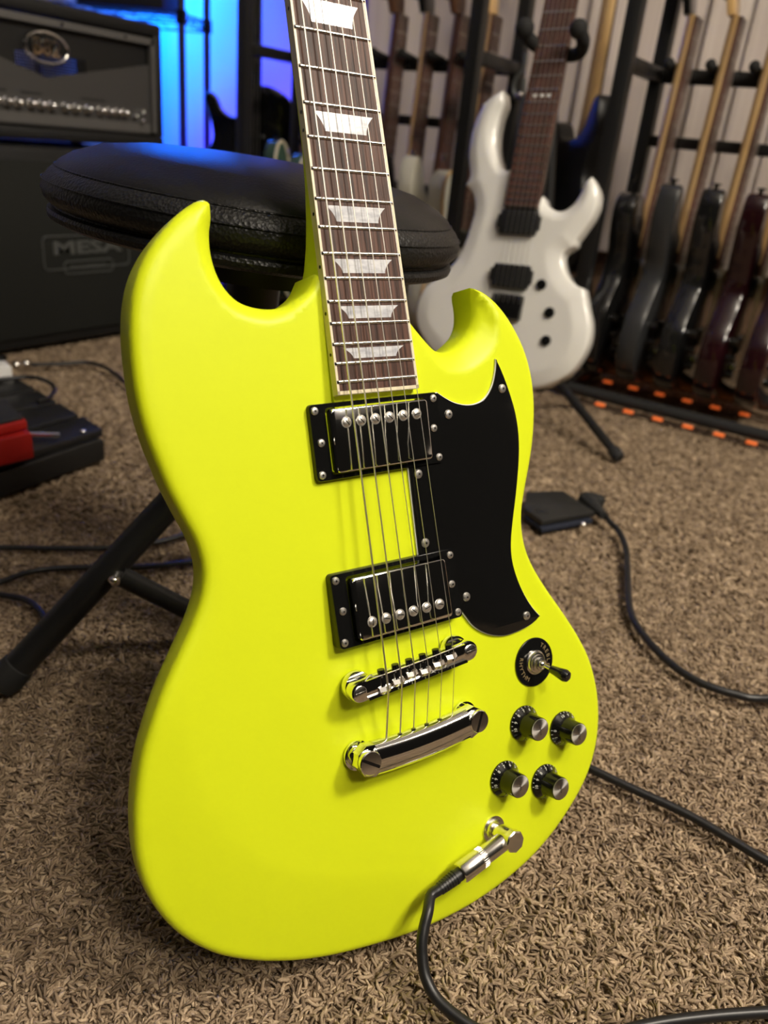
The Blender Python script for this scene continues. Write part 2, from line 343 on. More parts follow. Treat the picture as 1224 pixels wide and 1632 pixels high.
# ------------------------------------------------------------------ the yellow guitar (body frame, mm -> m, z out of the face, y up the neck)
GR = Matrix(((0.4011, -0.3291, 0.8549), (0.9160, 0.1502, -0.3719), (-0.0060, 0.9323, 0.3617)))
GM = Matrix.Translation((0, 0, 0.1761)) @ GR.to_4x4()
GB = (0.015, -0.183, -0.03)      # foot of the body on the carpet
gt_ = empty('electric_guitar', GM @ Matrix.Translation(GB), 'neon yellow double-horned electric guitar leaning on the round black stool', 'guitar')
SH = Matrix.Translation([-c for c in GB]) @ Matrix.Scale(0.001, 4)      # mm -> local
SH1 = Matrix.Translation([-c for c in GB])
FB = Matrix.Rotation(-math.radians(2.9), 4, 'X') @ Matrix.Translation((0, 0, 17))   # fretboard frame (mm) -> body frame
def g(M=I4): return MB(SH @ M)
outL = [(-85.5, 278.9), (-91.3, 278.6), (-98, 275), (-104.8, 270.2), (-114.9, 260.7), (-123.1, 251.1), (-129.6, 240.8), (-133.8, 230.9), (-136.8, 219.4), (-138.9, 205), (-139.8, 185.9), (-139.2, 170.6), (-137.0, 154.9), (-134.0, 142.2), (-130.4, 128.9), (-125.0, 113.7), (-120.2, 101.3), (-117.9, 92), (-117.2, 83), (-118.4, 74), (-121.3, 65.5), (-126.6, 55.4), (-133.1, 45.2), (-140.0, 34.8), (-147.3, 23.4), (-153.0, 13), (-157.8, 3), (-162.2, -7), (-166.3, -19.5), (-169.9, -34.6), (-171.8, -47.2), (-172.7, -59.9), (-172.2, -71.5), (-170.0, -84), (-166.0, -96.5), (-159.5, -110), (-152.1, -120.9), (-144.0, -130.1), (-133.6, -139.5), (-119.5, -149), (-105.6, -156.6), (-86.3, -164.9), (-62, -172.5), (-30.3, -179), (-7.7, -182.1), (15.6, -183.4), (40.2, -182.4), (66.5, -178.2), (92, -170.8), (113.6, -161.1), (133, -148.5), (149, -134.7), (160.1, -120.6), (167.7, -104.6), (171.4, -88.7), (172.3, -70.7), (170.0, -53.4), (165.1, -36.6), (157.2, -20.6), (147.7, -5.1), (138.2, 9), (129.2, 22), (119.4, 38.2), (113.5, 52), (111.2, 66), (112.3, 79.9), (117.3, 96), (122.4, 110), (127, 124.5), (130.4, 140.6), (132.0, 157.9), (130.9, 174.0), (126.9, 189.3), (120.5, 203.4), (112.7, 215.3), (104.6, 224.0), (97, 230), (90.5, 232.8)]
inR = [(90.6, 228), (91.4, 220), (90.2, 211), (86, 204), (78.5, 198.2), (70, 193.6), (61.3, 192), (53.5, 194), (45.8, 199.7), (37.5, 207.5), (31, 215)]
inL = [(-28, 240), (-34, 231), (-42, 225.5), (-50, 222), (-58.2, 221.4), (-67.4, 222.9), (-75, 226.2), (-81, 232.5), (-85, 241), (-86.8, 251), (-86.4, 261.3), (-84.6, 271)]
op = outL + inR + inL; nL = len(outL); nR = len(inR)
BEV = {0: (7, 5), 3: (9, 2), 8: (10, 1.5), 16: (8, 1.0), 25: (16, 1.5), 28: (34, 3), 31: (50, 4.5), 36: (58, 5.5), 42: (54, 5), 45: (34, 3), 48: (12, .8), 52: (5, .3), 60: (3, .2), 72: (5, .5), 75: (10, 3), 77: (14, 7), nL: (16, 9), nL + 3: (19, 10), nL + 5: (17, 9), nL + 7: (10, 5), nL + 9: (3, 1), nL + 10: (1, 0),
       nL + nR: (1, 0), nL + nR + 2: (4, 2), nL + nR + 4: (9, 6), nL + nR + 7: (11, 8), nL + nR + 10: (11, 8), len(op): (7, 5)}
bk = sorted(BEV)
def bev(u): return (np.interp(u, bk, [BEV[k][0] for k in bk]), np.interp(u, bk, [BEV[k][1] for k in bk]), np.interp(u, [0, 5, 12, nL - 12, nL - 4, nL, nL + nR + 11], [5, 9, 19, 19, 9, 5, 5]))
sculpted_body('body', op, {nL - 1, nL + nR - 1, nL + nR}, 35, 4.5, bev, gt_, 'neon', grid=2.6, off=[-c * 1000 for c in GB])
# neck with heel, D profile growing square into the body
SL = 628.0
fy = lambda n: SL * 2 ** (-n / 12)
bw = lambda y: 43 + .0303 * (SL - y)
mb = g(FB); secs = []
for y, dep, sq in ((150, 40, 8), (218, 40, 8), (236, 39, 7), (246, 33, 5), (258, 28, 4), (272, 24, 3.2), (290, 20, 2.6), (315, 17, 2.2), (400, 16, 2.1), (600, 15, 2.1), (630, 15, 2.2)):
    h = bw(y) / 2 - .4; s_ = []
    for k in range(17):
        t = math.pi * k / 16; c, s = math.cos(t), math.sin(t)
        s_.append((-h * math.copysign(abs(c) ** (2 / sq), c), y, -6 - (dep - 6) * abs(s) ** (2 / sq)))
    secs.append(s_)
mb.loft(secs); mb.build('neck', 'neon', gt_, smooth=40)
mb = g(FB); mb.prism([(-21, 628), (21, 628), (30, 660), (38, 790), (14, 805), (0, 792), (-14, 805), (-38, 790), (-30, 660)], -22, -7, 1.5, Matrix.Translation((0, 0, 0)))
hs = mb.build('headstock', 'neon', gt_)
for sx in (-1, 1):
    for k in range(3):
        mb = g(FB); y = 680 + 38 * k; mb.cyl((sx * 22, y, -8), (sx * 22, y, 4), 3); mb.box((sx * 48, y, -15), (15, 12, 8), b=2); mb.cyl((sx * 30, y, -15), (sx * 42, y, -15), 2.5)
        mb.build('tuning_peg', 'chrome', hs)
# fretboard
y0, y1 = 169.0, 628.0
def strip(x0f, x1f, z0, z1, ya=y0, yb=y1):
    return [[(x0f(ya), ya, z0), (x1f(ya), ya, z0), (x1f(ya), ya, z1), (x0f(ya), ya, z1)], [(x0f(yb), yb, z0), (x1f(yb), yb, z0), (x1f(yb), yb, z1), (x0f(yb), yb, z1)]]
mb = g(FB); mb.loft(strip(lambda y: -bw(y) / 2 + 1.5, lambda y: bw(y) / 2 - 1.5, -6, 0, y0 + 2)); fbd = mb.build('fretboard', 'rosewood', gt_)
mb = g(FB)
for s in (-1, 1): mb.loft(strip(lambda y: s * bw(y) / 2, lambda y: s * (bw(y) / 2 - 1.5), -6, .05))
mb.box((0, y0 + 1, -3), (bw(y0), 2, 6.1)); mb.build('fretboard_binding', 'cream_binding', fbd, 'cream binding')
mb0 = None
for n in range(1, 23):
    mb = g(FB); h = bw(fy(n)) / 2 - .25; pr = []
    for x in (-h, -h + 1.0, 0, h - 1.0, h):
        z = 0.0 if abs(x) == h else 1.05
        pr.append([(x, fy(n) + 1.05 * math.cos(t), z * math.sin(t) ** .8 if z else .05 * math.sin(t)) for t in (math.pi * k / 6 for k in range(7))])
    mb.loft(pr); mb.build('fret', 'nickel', fbd)
for n in (3, 5, 7, 9, 12, 15, 17, 19, 21):
    ya, yb = fy(n), fy(n - 1); yc = (ya + yb) / 2; hh = (yb - ya) * .285; W = bw(yc); top = W * .375; bot = W * .265
    if n == 21: hh = (yb - ya) * .27
    pl = []
    for k in range(7): t = k / 6; pl.append((bot + (top - bot) * t ** 1.9, yc - hh + 2 * hh * t))
    pl += [(-x, y) for x, y in pl[::-1]]
    mb = g(FB); mb.prism(pl, -.3, .06); mb.build('inlay', 'pearl', fbd)
for n in (3, 5, 7, 9, 12, 15, 17, 19, 21):
    yc = (fy(n) + fy(n - 1)) / 2
    for dy in ((-5, 5) if n == 12 else (0,)): mb = g(FB); mb.cyl((-bw(yc) / 2 - .12, yc + dy, -2.9), (-bw(yc) / 2 + .3, yc + dy, -2.9), 1.05, n=10); mb.build('side_dot', 'black_plastic', fbd)
mb = g(FB); mb.box((0, 630.5, -2), (43, 5, 9), b=.6); mb.build('nut', 'white_plastic', gt_)
# screws
def screw(mb, x, y, z, r=2.3, up=.9, slot=False, ang=.6):
    mb.lathe([(r, z - .2), (r, z + up * .3), (r * .8, z + up * .8), (r * .34, z + up)], Matrix.Translation((x, y, 0)), 16)
def cross(mb, x, y, z, r, ang, w=.35):
    for a in (ang, ang + math.pi / 2): mb.box((0, 0, 0), (r * 1.2, w, .25), Matrix.Translation((x, y, z)) @ Matrix.Rotation(a, 4, 'Z'))
# pickguard
pgp = [(18.6, 151), (40, 164), (46.6, 166.4), (53.1, 162.2), (59.8, 158.9), (68.2, 156.8), (77, 156.9), (84.8, 159.8), (91.2, 166.6), (95.2, 175.6), (97.2, 184.6), (101.7, 175.3), (106.5, 162), (110.3, 147.5), (111.5, 132), (109.7, 115.1), (105, 93.9), (100.2, 76.3), (97.2, 63.4), (96.3, 52.5), (98, 41.1), (102.7, 27.6), (109.6, 14.8), (117.6, 4.9), (109.9, .9), (98.1, -1.3), (85.2, -1.7), (74.5, .8), (65.8, 5), (58.1, 11.1), (53, 17.9), (49, 24), (44, 30), (20, 46), (19.8, 67.2), (18.9, 121.5)]
cn = {0, 2, 10, 23, 31, 33}
Q = resample(pgp, cn, 2.5)[:, :2]
mb = g(); mb.prism(Q, .05, 1.5, .12); pgd = mb.build('pickguard', 'white_plastic', gt_, 'white edge layer of the black pickguard')
t = np.roll(Q, -1, 0) - np.roll(Q, 1, 0); t /= np.linalg.norm(t, axis=1)[:, None]; A_ = np.sum(Q[:, 0] * np.roll(Q[:, 1], -1) - np.roll(Q[:, 0], -1) * Q[:, 1])
nn = np.c_[-t[:, 1], t[:, 0]] * (1 if A_ > 0 else -1)
mb = g(); mb.prism(Q + nn * .55, 1.45, 2.3, .15); mb.build('pickguard_top', 'black_plastic', pgd, 'glossy black top layer')
for i, (x, y) in enumerate([(99.7, 164.8), (53.4, 151.8), (25.7, 117.1), (25.9, 73.2), (54.2, 32.2), (104.5, 8.0)]):
    mb = g(); screw(mb, x, y, 2.3, 3.0, 1.5); nf = len(mb.f); cross(mb, x, y, 3.8, 1.5, i * .9 + .3, .5); s_ = mb.build('screw', 'screw_steel', pgd, m2='black_plastic', split=nf)
# pickups
def rr_(w, h, r, n=5):
    o = []
    for cx_, cy_, a0 in ((w - r, h - r, 0), (-w + r, h - r, 90), (-w + r, -h + r, 180), (w - r, -h + r, 270)):
        for k in range(n + 1): a = math.radians(a0 + 90 * k / n); o.append((cx_ + r * math.cos(a), cy_ + r * math.sin(a)))
    return o
def pickup(cy, h0, h1, hc, py, rot, label):
    T = Matrix.Translation((0, cy, 0)) @ Matrix.Rotation(math.radians(rot), 4, 'Z')
    tilt = lambda y: h0 + (h1 - h0) * (y + 22.3) / 44.6
    mb = g(T); outer = rr_(45.6, 22.3, 2.6); inner = rr_(35.2, 19.6, 2); n = len(outer)
    rings = [[(x, y, 0.1) for x, y in outer], [(x, y, tilt(y) - .7) for x, y in outer], [(x * .992, y * .985, tilt(y)) for x, y in outer], [(x, y, tilt(y)) for x, y in inner], [(x, y, 0.1) for x, y in inner]]
    mb.loft(rings, cap=False); ring = mb.build('pickup', 'black_plastic', gt_, label)
    sl = (h1 - h0) / 44.6; Tc = T @ Matrix.Translation((0, 0, hc)) @ Matrix.Rotation(math.atan(sl), 4, 'X')
    mb = g(Tc); cov = rr_(33.9, 18.6, 2.2); rings = [[(x, y, -8) for x, y in cov], [(x, y, -1.5) for x, y in cov], [(x * .992, y * .985, -.4) for x, y in cov], [(x * .974, y * .952, 0) for x, y in cov]]
    mb.loft(rings); mb.build('pickup_cover', 'chrome', ring, 'chrome pickup cover')
    for k in range(6):
        x = (k - 2.5) * 9.95
        mb = g(Tc); mb.lathe([(3.4, -.1), (3.3, .3), (2.8, .35), (2.6, .2), (2.5, .7), (2.0, 1.1), (1.0, 1.3)], Matrix.Translation((x, py, 0)), 18)
        p_ = mb.build('pole_piece', 'screw_steel', ring)
    mb = g(Tc)
    for k in range(6):
        a = rng.uniform(0, 3.1); mb.box((0, 0, 0), (4.0, .5, .3), Matrix.Translation(((k - 2.5) * 9.95, py, 1.22)) @ Matrix.Rotation(a, 4, 'Z'))
    mb.build('pole_slots', 'black_plastic', ring)
    for sx in (-1, 1):
        for sy in (-1, 0, 1):
            mb = g(T); x = sx * (42 if sy else 40.2); y = sy * 18.5; screw(mb, x, y, tilt(y), 2.4, 1.2); nf = len(mb.f); cross(mb, x, y, tilt(y) + 1.2, 1.2, sx + sy * .7, .45); mb.build('ring_screw', 'screw_steel', ring, m2='black_plastic', split=nf)
pickup(143.8, 3.6, 3.6, 8.6, 10.2, 0.6, 'neck pickup in a black mounting ring, screws on its upper edge')
pickup(44.2, 8.6, 5.2, 12.6, -8.8, 0.0, 'bridge pickup in a black mounting ring, screws on its lower edge')
# bridge
BT = Matrix.Translation((1.2, -0.9, 0)) @ Matrix.Rotation(math.radians(3.2), 4, 'Z')
mb = g(BT); st = [(41 + 6.2 * math.cos(a), 6.2 * math.sin(a)) for a in np.linspace(-math.pi / 2, math.pi / 2, 10)]; st += [(-x, -y) for x, y in st]
mb.prism(st, 9.5, 17.0, .8)
mb.box((0, 5.3, 17.4), (74, 1.4, 2.4)); mb.box((0, -5.3, 17.4), (74, 1.4, 2.4))
br = mb.build('bridge', 'chrome', gt_, 'chrome bridge with six saddles')
for sx in (-1, 1):
    mb = g(BT); mb.lathe([(5.0, .1), (5.0, 2.5), (9.0, 2.5), (9.4, 3.6), (9.4, 6.6), (9.0, 7.5), (3.5, 7.6), (3.5, 10)], Matrix.Translation((sx * 37, 0, 0)), 28); mb.build('bridge_wheel', 'chrome', br)
    mb = g(BT); mb.lathe([(4.3, 16.8), (4.3, 17.7), (3.8, 18.0)], Matrix.Translation((sx * 41.5, 0, 0)), 24); mb.box((sx * 41.5, 0, 17.95), (7.0, 1.0, .35), None); mb.build('bridge_post_head', 'nickel', br)
sx6 = [(k - 2.5) * 10.1 for k in range(6)]
sady = [-3.2, -1.8, -.4, -1.8, -.6, 1.0]
for k in range(6):
    x = sx6[k]; y = sady[k]
    mb = g(BT); mb.loft([[(x - 3.9, y - 3, 15), (x - 3.9, y + 3, 15), (x - 3.9, y + 2.2, 18), (x - 3.9, y - .2, 19.4), (x - 3.9, y - 2.2, 18)], [(x, y - 3, 15), (x, y + 3, 15), (x, y + 2.2, 19.4), (x, y - .2, 20.9), (x, y - 2.2, 19.4)], [(x + 3.9, y - 3, 15), (x + 3.9, y + 3, 15), (x + 3.9, y + 2.2, 18), (x + 3.9, y - .2, 19.4), (x + 3.9, y - 2.2, 18)]]); mb.build('saddle', 'chrome', br)
    mb = g(BT); mb.cyl((x, y + 2.5, 16.8), (x, 6.5, 16.8), 1.3, n=10); mb.cyl((x, 6.2, 16.6), (x, 9.2, 16.6), 2.3, n=14); mb.build('saddle_screw', 'gloss_black', br, 'dark saddle screw')
mb = g(BT); mb.tube(cat_([(-38, 6.5, 18.6), (-33, 8.8, 18.2), (-27, 6.4, 18.9), (27, 6.4, 18.9), (34, 7.8, 18.4)], 5), .35, 6); mb.build('retaining_wire', 'steel_string', br)
# tailpiece
TT = Matrix.Translation((2.3, -46.2, 0)) @ Matrix.Rotation(math.radians(0.6), 4, 'Z')
mb = g(TT); secs = []
for k in range(21):
    x = -35 + 70 * k / 20; sag = -1.6 * (1 - (x / 35) ** 2)
    secs.append([(x, sag + 9.2 * math.cos(a) * (1.0 if math.cos(a) > 0 else 1.28), 10.4 + 7.3 * math.copysign(abs(math.sin(a)) ** .8, math.sin(a))) for a in (2 * math.pi * j / 20 for j in range(20))])
mb.loft(secs)
for sx in (-1, 1):
    pr = [(sx * 33 + -sx * 2, 8), (sx * 41, 9.3), (sx * 47, 5.5), (sx * 48.5, -2), (sx * 44, -9), (sx * 37, -11.5), (sx * 31, -8.5)]
    mb.prism(pr, 6.5, 14.5, 1.0)
tp = mb.build('tailpiece', 'chrome', gt_, 'rounded chrome bar holding the string ends')
for sx in (-1, 1):
    mb = g(TT); mb.lathe([(6, .1), (6, 1.5), (9.2, 1.5), (9.2, 3.2), (5.5, 3.4), (5.5, 6.6)], Matrix.Translation((sx * 41.2, 0, 0)), 28); mb.build('tailpiece_bushing', 'chrome', tp)
    mb = g(TT); mb.lathe([(7.0, 14.4), (7.4, 15), (7.4, 18.2), (6.9, 18.8)], Matrix.Translation((sx * 41.2, 0, 0)), 32); hd = mb.build('tailpiece_stud', 'chrome', tp)
    mb = g(TT); mb.box((0, 0, 18.72), (13.4, 1.8, .3), Matrix.Translation((sx * 41.2, 0, 0)) @ Matrix.Rotation(math.radians(-35 if sx < 0 else 65), 4, 'Z')); mb.build('stud_slot', 'black_plastic', tp)
mb = g(TT)
for x in sx6: mb.cyl((x, 6.9, 11.5), (x, 8.0, 11.5), 1.5, n=12)
mb.build('string_holes', 'black_plastic', tp)
# strings
rad = [.62, .52, .40, .28, .23, .20]
iF = FB
for k in range(6):
    xs_ = (k - 2.5) * 7.1; sad = BT @ Vector((sx6[k], sady[k], 21.2)); end = TT @ Vector((sx6[k], 7.4, 11.6)); top = FB @ Vector((xs_, 628, 2.0))
    mb = g(); mb.tube([top, sad + Vector((0, 1.0, rad[k])), sad + Vector((0, 0, rad[k] * .8)), sad + Vector((0, -1.4, 0)), end], rad[k], 8); mb.build('string', 'steel_string', gt_)
# toggle switch
SW = Matrix.Translation((109.5, -26.9, 0))
mb = g(SW); mb.lathe([(4, .1), (17.3, .1), (17.3, 1.0), (17.0, 1.25), (4, 1.25)], None, 56, cap=False); sw = mb.build('toggle_switch', 'black_plastic', gt_, 'black switch washer lettered in gold')
mb = g(SW); mb.lathe([(8.6, 1.2), (8.6, 2.4), (7.6, 2.9), (7.2, 3.9), (6.0, 4.2), (5.8, 5.6), (4.6, 5.9), (4.4, 8.2), (3.2, 8.6), (2.6, 7.6)], None, 36); mb.build('switch_nut', 'nickel', sw, 'knurled nickel nut')
tipv = Vector((111.946 - 109.5, -29.577 + 26.9, 24)); tipv = Vector((4.6, -5.2, 22.5))
mb = g(SW); mb.sph((0, 0, 8.0), 2.6); mb.cyl((0, 0, 8), tipv * .62 + Vector((0, 0, 3)), 1.3); mb.build('switch_lever', 'chrome', sw)
mb = g(SW); a_ = tipv * .5 + Vector((0, 0, 3.4)); d_ = (tipv - Vector((0, 0, 6))).normalized(); T = Matrix.Translation(a_) @ d_.to_track_quat('Z', 'Y').to_matrix().to_4x4()
mb.lathe([(2.0, -.6), (2.8, .2), (3.3, 4), (4.3, 9.5), (4.4, 11.5), (3.5, 13.6), (1.6, 14.6)], T, 24); mb.build('switch_tip', 'gloss_black', sw, 'black plastic switch tip')
mb = g(SW)
def arc_text(s, r, a0, da, size, z, M=I4, flip=False, lean=0.0):
    for i, ch in enumerate(s):
        a = math.radians(a0 + (i - (len(s) - 1) / 2) * da)
        Tm = M @ Matrix.Translation((r * math.cos(a), r * math.sin(a), z)) @ Matrix.Rotation(a - math.pi / 2 + (math.pi if flip else 0), 4, 'Z') @ Matrix.Rotation(lean, 4, 'X')
        text_into(mb, ch, size, Tm, .05)
arc_text('RHYTHM', 12.9, 196, 15, 4.4, 1.28, flip=True)
arc_text('TREBLE', 12.9, 16, -15, 4.4, 1.28)
mb.build('switch_lettering', 'gold_print', sw, 'faded gold lettering', smooth=0)
# control knobs
for i, ((x, y), rot, cap) in enumerate((((95.6, -67.8), 0, 'VOLUME'), ((131.6, -82.6), -87, 'VOLUME'), ((74, -101.4), 0, 'TONE'), ((110.2, -116), -8, 'TONE'))):
    T = Matrix.Translation((x, y, 0))
    mb = g(T); mb.lathe([(12.5, .3), (12.5, 1.3), (12.2, 1.7), (9.2, 4.5), (8.2, 6.4), (8.1, 15.6), (7.9, 16.3), (7.5, 16.5)], None, 48)
    kn = mb.build('control_knob', 'black_plastic', gt_, 'black control knob with white numbers and a brushed metal cap')
    Tk = SH @ T @ Matrix.Translation((0, 0, 16.5))
    mb = MB(Matrix.Scale(0.001, 4)); mb.lathe([(7.5, 0), (7.5, .35), (7.2, .5)], None, 40); cp = mb.build('knob_cap', 'brushed_cap', kn); cp.location = (Tk @ Vector((0, 0, 0)))
    mb = g(T)
    for n in range(11):
        a = math.radians(187 + rot - (10 - n) * 29)
        Tm = Matrix.Rotation(a, 4, 'Z') @ Matrix.Translation((10.35, 0, 3.55)) @ Matrix.Rotation(math.radians(43), 4, 'Y') @ Matrix.Rotation(-math.pi / 2, 4, 'Z')
        text_into(mb, str(n), 3.0, Tm, .06)
    for n in range(21):
        a = math.radians(187 + rot - n * 14.5); mb.box((0, 0, 0), (1.0, .32, .1), Matrix.Rotation(a, 4, 'Z') @ Matrix.Translation((12.15, 0, 1.95)) @ Matrix.Rotation(math.radians(43), 4, 'Y'))
    mb.build('knob_numbers', 'white_print', kn, 'white dial numbers 0 to 10', smooth=0)
    mb = g(T); text_into(mb, cap, 2.1, Matrix.Translation((0, 0, 17.02)) @ Matrix.Rotation(math.radians(95), 4, 'Z'), .05); mb.build('cap_lettering', 'satin_black', kn, smooth=0)
# output jack
JX = Vector((60.5, -133.5, 0)); JT = Matrix.Translation(JX)
mb = g(JT); mb.lathe([(5.2, .1), (9.2, .1), (9.2, 1.0), (7.4, 1.2), (7.2, 3.6), (4.2, 4.0)], None, 30); mb.build('output_jack', 'nickel', gt_, 'round nickel jack socket')
for (x, y, z) in ((-88, 276.5, -17), (0, -182.5, -17)):
    dy = 1 if y > 0 else -1
    mb = g(); mb.cyl((x, y + dy * .5, z), (x, y + dy * 6, z), 3.2); mb.cyl((x, y + dy * 6, z), (x, y + dy * 8, z), 5.5)
    if y < 0: mb.build('strap_button', 'nickel', gt_)

# instrument cable plugged into the jack
G4 = GM
def gw(p): return G4 @ (Vector(p) * 0.001)
def ray(px, py): return RWC @ Vector(((px - 612) / F, (py - 816) / F, 1))
def at(px, py, dep): return CP + ray(px, py) * dep
def onh(px, py, h): d = ray(px, py); return CP + d * ((h - CP.z) / d.z)
def aty(px, py, y): d = ray(px, py); return CP + d * ((y - CP.y) / d.y)
def atx(px, py, x): d = ray(px, py); return CP + d * ((x - CP.x) / d.x)
ic = empty('instrument_cable', gw((60.5, -133.5, 5)), 'black guitar cable plugged into the yellow guitar with a chrome right-angle plug', 'cable')
def loc(o, mb_pts=None): return o.matrix_world.inverted()
Li = Matrix.Translation(-Vector(ic.location)); Lg = Li @ GM @ Matrix.Scale(0.001, 4)
mb = MB(Lg @ JT); mb.lathe([(4.4, 4.2), (5.0, 4.6), (5.0, 8), (6.6, 8.6), (6.8, 22), (6.0, 23.2)], None, 6 if 0 else 28)
mb.lathe([(6.9, 17.5), (7.6, 18.2), (7.6, 22.6), (6.8, 23.4)], None, 8); mb.build('plug_head', 'nickel', ic)
e1 = Vector((-41, -9.5, 14)); s0 = Vector((-5, -1.2, 15)); dirp = (e1 - s0)
def lerp(a, b_, t): return a + (b_ - a) * t
Tp = Matrix.Translation(s0) @ dirp.to_track_quat('Z', 'Y').to_matrix().to_4x4(); Lp = dirp.length
mb = MB(Lg @ JT @ Tp); mb.lathe([(6.0, 0), (6.2, .5), (6.2, 15.5), (6.5, 16), (6.5, 20), (6.9, 20.5), (7.0, Lp - 1.4), (6.2, Lp - .2), (4.2, Lp)], None, 28); pb = mb.build('plug_sleeve', 'nickel', ic, 'polished metal plug sleeve')
mb = MB(Lg @ JT @ Tp)
for k in range(28): mb.box((0, 0, 0), (.5, .5, 3.6), Matrix.Rotation(2 * math.pi * k / 28, 4, 'Z') @ Matrix.Translation((6.5, 0, 18)))
mb.build('knurl', 'nickel', pb)
c0 = gw(JX + e1); dW = (gw(JX + e1) - gw(JX + s0)).normalized()
c1 = c0 + dW * 0.018
mb = MB(Li); mb.tube([c0 - dW * .002, c0 + dW * .001, c0 + dW * .012, c1 - dW * .001, c1], [.0046, .0044, .0040, .0037, .0034], 20)
for k in range(7): p_ = c0 + dW * (.003 + .0020 * k); mb.cyl(p_, p_ + dW * .0015, .0048 - k * .00012, n=16)
mb.build('strain_relief', 'cable_rubber', ic, 'ribbed black strain relief')
cp_ = [c1 - dW * .004, c1, c1 + dW * .006 + Vector((0, 0, -.0005)), onh(682, 1453, .0405), onh(675.5, 1480, .0350), onh(672.5, 1503, .0297), onh(673, 1524, .0245), onh(678, 1556, .0175), onh(693, 1587, .0125), onh(720, 1614, .0105), onh(762, 1642, .0095), onh(815, 1662, .009), onh(880, 1670, .009), onh(950, 1656, .009), onh(1030, 1634, .009), onh(1120, 1621, .009), onh(1224, 1613, .009), onh(1400, 1605, .009), onh(1650, 1560, .009), onh(2000, 1400, .009)]
mb = MB(Li); mb.tube(cat_(cp_, 8), .0035, 14); mb.build('cord', 'cable_rubber', ic)

# ------------------------------------------------------------------ drum throne
TC = Vector((-0.257, 0.146, 0.0))
th = empty('drum_throne', TC, 'round black leather drum stool with tripod legs, the yellow guitar leaning on it', 'stool')
ST = Matrix.Translation((0, 0, .405)) @ Matrix.Rotation(math.radians(4), 4, Vector((-.668, .744, 0))) @ Matrix.Translation((0, 0, -.4065))
S = MB(ST); prof = [(.001, .452), (.05, .4515), (.09, .449), (.12, .444), (.14, .436), (.1495, .4295), (.1515, .4265)]
S.lathe(prof[::-1], None, 96, cap=False)
seat = S.build('seat_top', 'leather_top', th, 'smooth black leather top of the seat')
S = MB(ST); S.lathe([(.1515, .4265), (.1538, .4248), (.1570, .4218), (.1602, .4170), (.1618, .411), (.1603, .4055), (.1565, .4015), (.1540, .4002), (.1540, .3990), (.1570, .3975), (.1580, .3950), (.1570, .3915), (.1520, .3890), (.12, .388), (.001, .388)][::-1], None, 128, cap=False)
S.build('seat_side', 'leather', th, 'pebbled black leather side with a sewn fold')
S = MB(ST); S.tube([Vector((.1522 * math.cos(a), .1522 * math.sin(a), .4262)) for a in np.linspace(0, 2 * math.pi, 121)], .0007, 6); S.tube([Vector((.161 * math.cos(a), .161 * math.sin(a), .4168)) for a in np.linspace(0, 2 * math.pi, 121)], .0005, 5); S.build('seam', 'leather', th)
mb = MB(ST); mb.lathe([(.085, .368), (.085, .3879)], None, 40); mb.lathe([(.022, .30), (.022, .37)], None, 24); mb.build('seat_bracket', 'black_metal', th)
mb = MB(); mb.cyl((0, 0, .02), (0, 0, .34), .0125, n=24); mb.build('post', 'nickel', th, 'threaded metal post')
mb = MB(); mb.lathe([(.024, .24), (.028, .245), (.028, .285), (.024, .29)], None, 24); mb.lathe([(.020, .012), (.022, .015), (.022, .042), (.02, .045)], None, 24); mb.build('hub', 'black_metal', th)
fa = Vector((-0.36, -0.055, 0.015)) - TC; fa2 = Vector((-.3012, .0693, .1508)) - TC
for k in range(3):
    R = Matrix.Rotation(math.radians(120 * k), 4, 'Z'); foot = R @ fa; mid = R @ fa2; d = (mid - foot); topp = foot + d * (1 / .78) * 1.25; topp = foot + d * 1.62
    mb = MB(); mb.tube([foot + d * .09, foot + d * .3, foot + d * .8, topp], .0132, 16); lg = mb.build('leg', 'black_metal', th)
    mb = MB(); mb.tube([foot - d * .03, foot + d * .02, foot + d * .09, foot + d * .10], [.0135, .0155, .0145, .0125], 16); mb.build('rubber_foot', 'rubber', lg)
    piv = foot + (R @ (Vector((-.315, .0401, .1062)) - TC) - foot); s_out = (R @ Vector((.55, -.83, 0))).normalized()
    mb = MB(); hub = R @ Vector((-.012, -.018, .022)); mb.tube([piv + s_out * .012, hub + s_out * .008], .0095, 12); mb.build('brace', 'black_metal', lg)
    mb = MB(); mb.cyl(piv + s_out * .008, piv + s_out * .023, .0052, n=14); mb.sph(piv + s_out * .023, .0045, n=8); mb.build('rivet', 'nickel', lg)

# ------------------------------------------------------------------ amplifier cabinet and head
def up(px, py, x): return atx(px, py, x)
AX = -1.30
ca = empty('speaker_cabinet', (-1.48, 0.6, 0), 'black speaker cabinet under the amplifier head, with a dim grey badge', 'speaker')
K = MB(Matrix.Translation((1.48, -.6, 0)))
K.box((-1.49, .55, .205), (.36, .86, .39), b=.012); K.build('cabinet_shell', 'tolex', ca)
K = MB(Matrix.Translation((1.48, -.6, 0))); K.box((-1.308, .55, .205), (.012, .80, .34), b=.003); K.build('grille', 'grille_cloth', ca)
for x in (-1.62, -1.36):
    for y in (.18, .92):
        K = MB(Matrix.Translation((1.48, -.6, 0))); K.cyl((x, y, 0), (x, y, .012), .02); K.build('foot', 'rubber', ca)
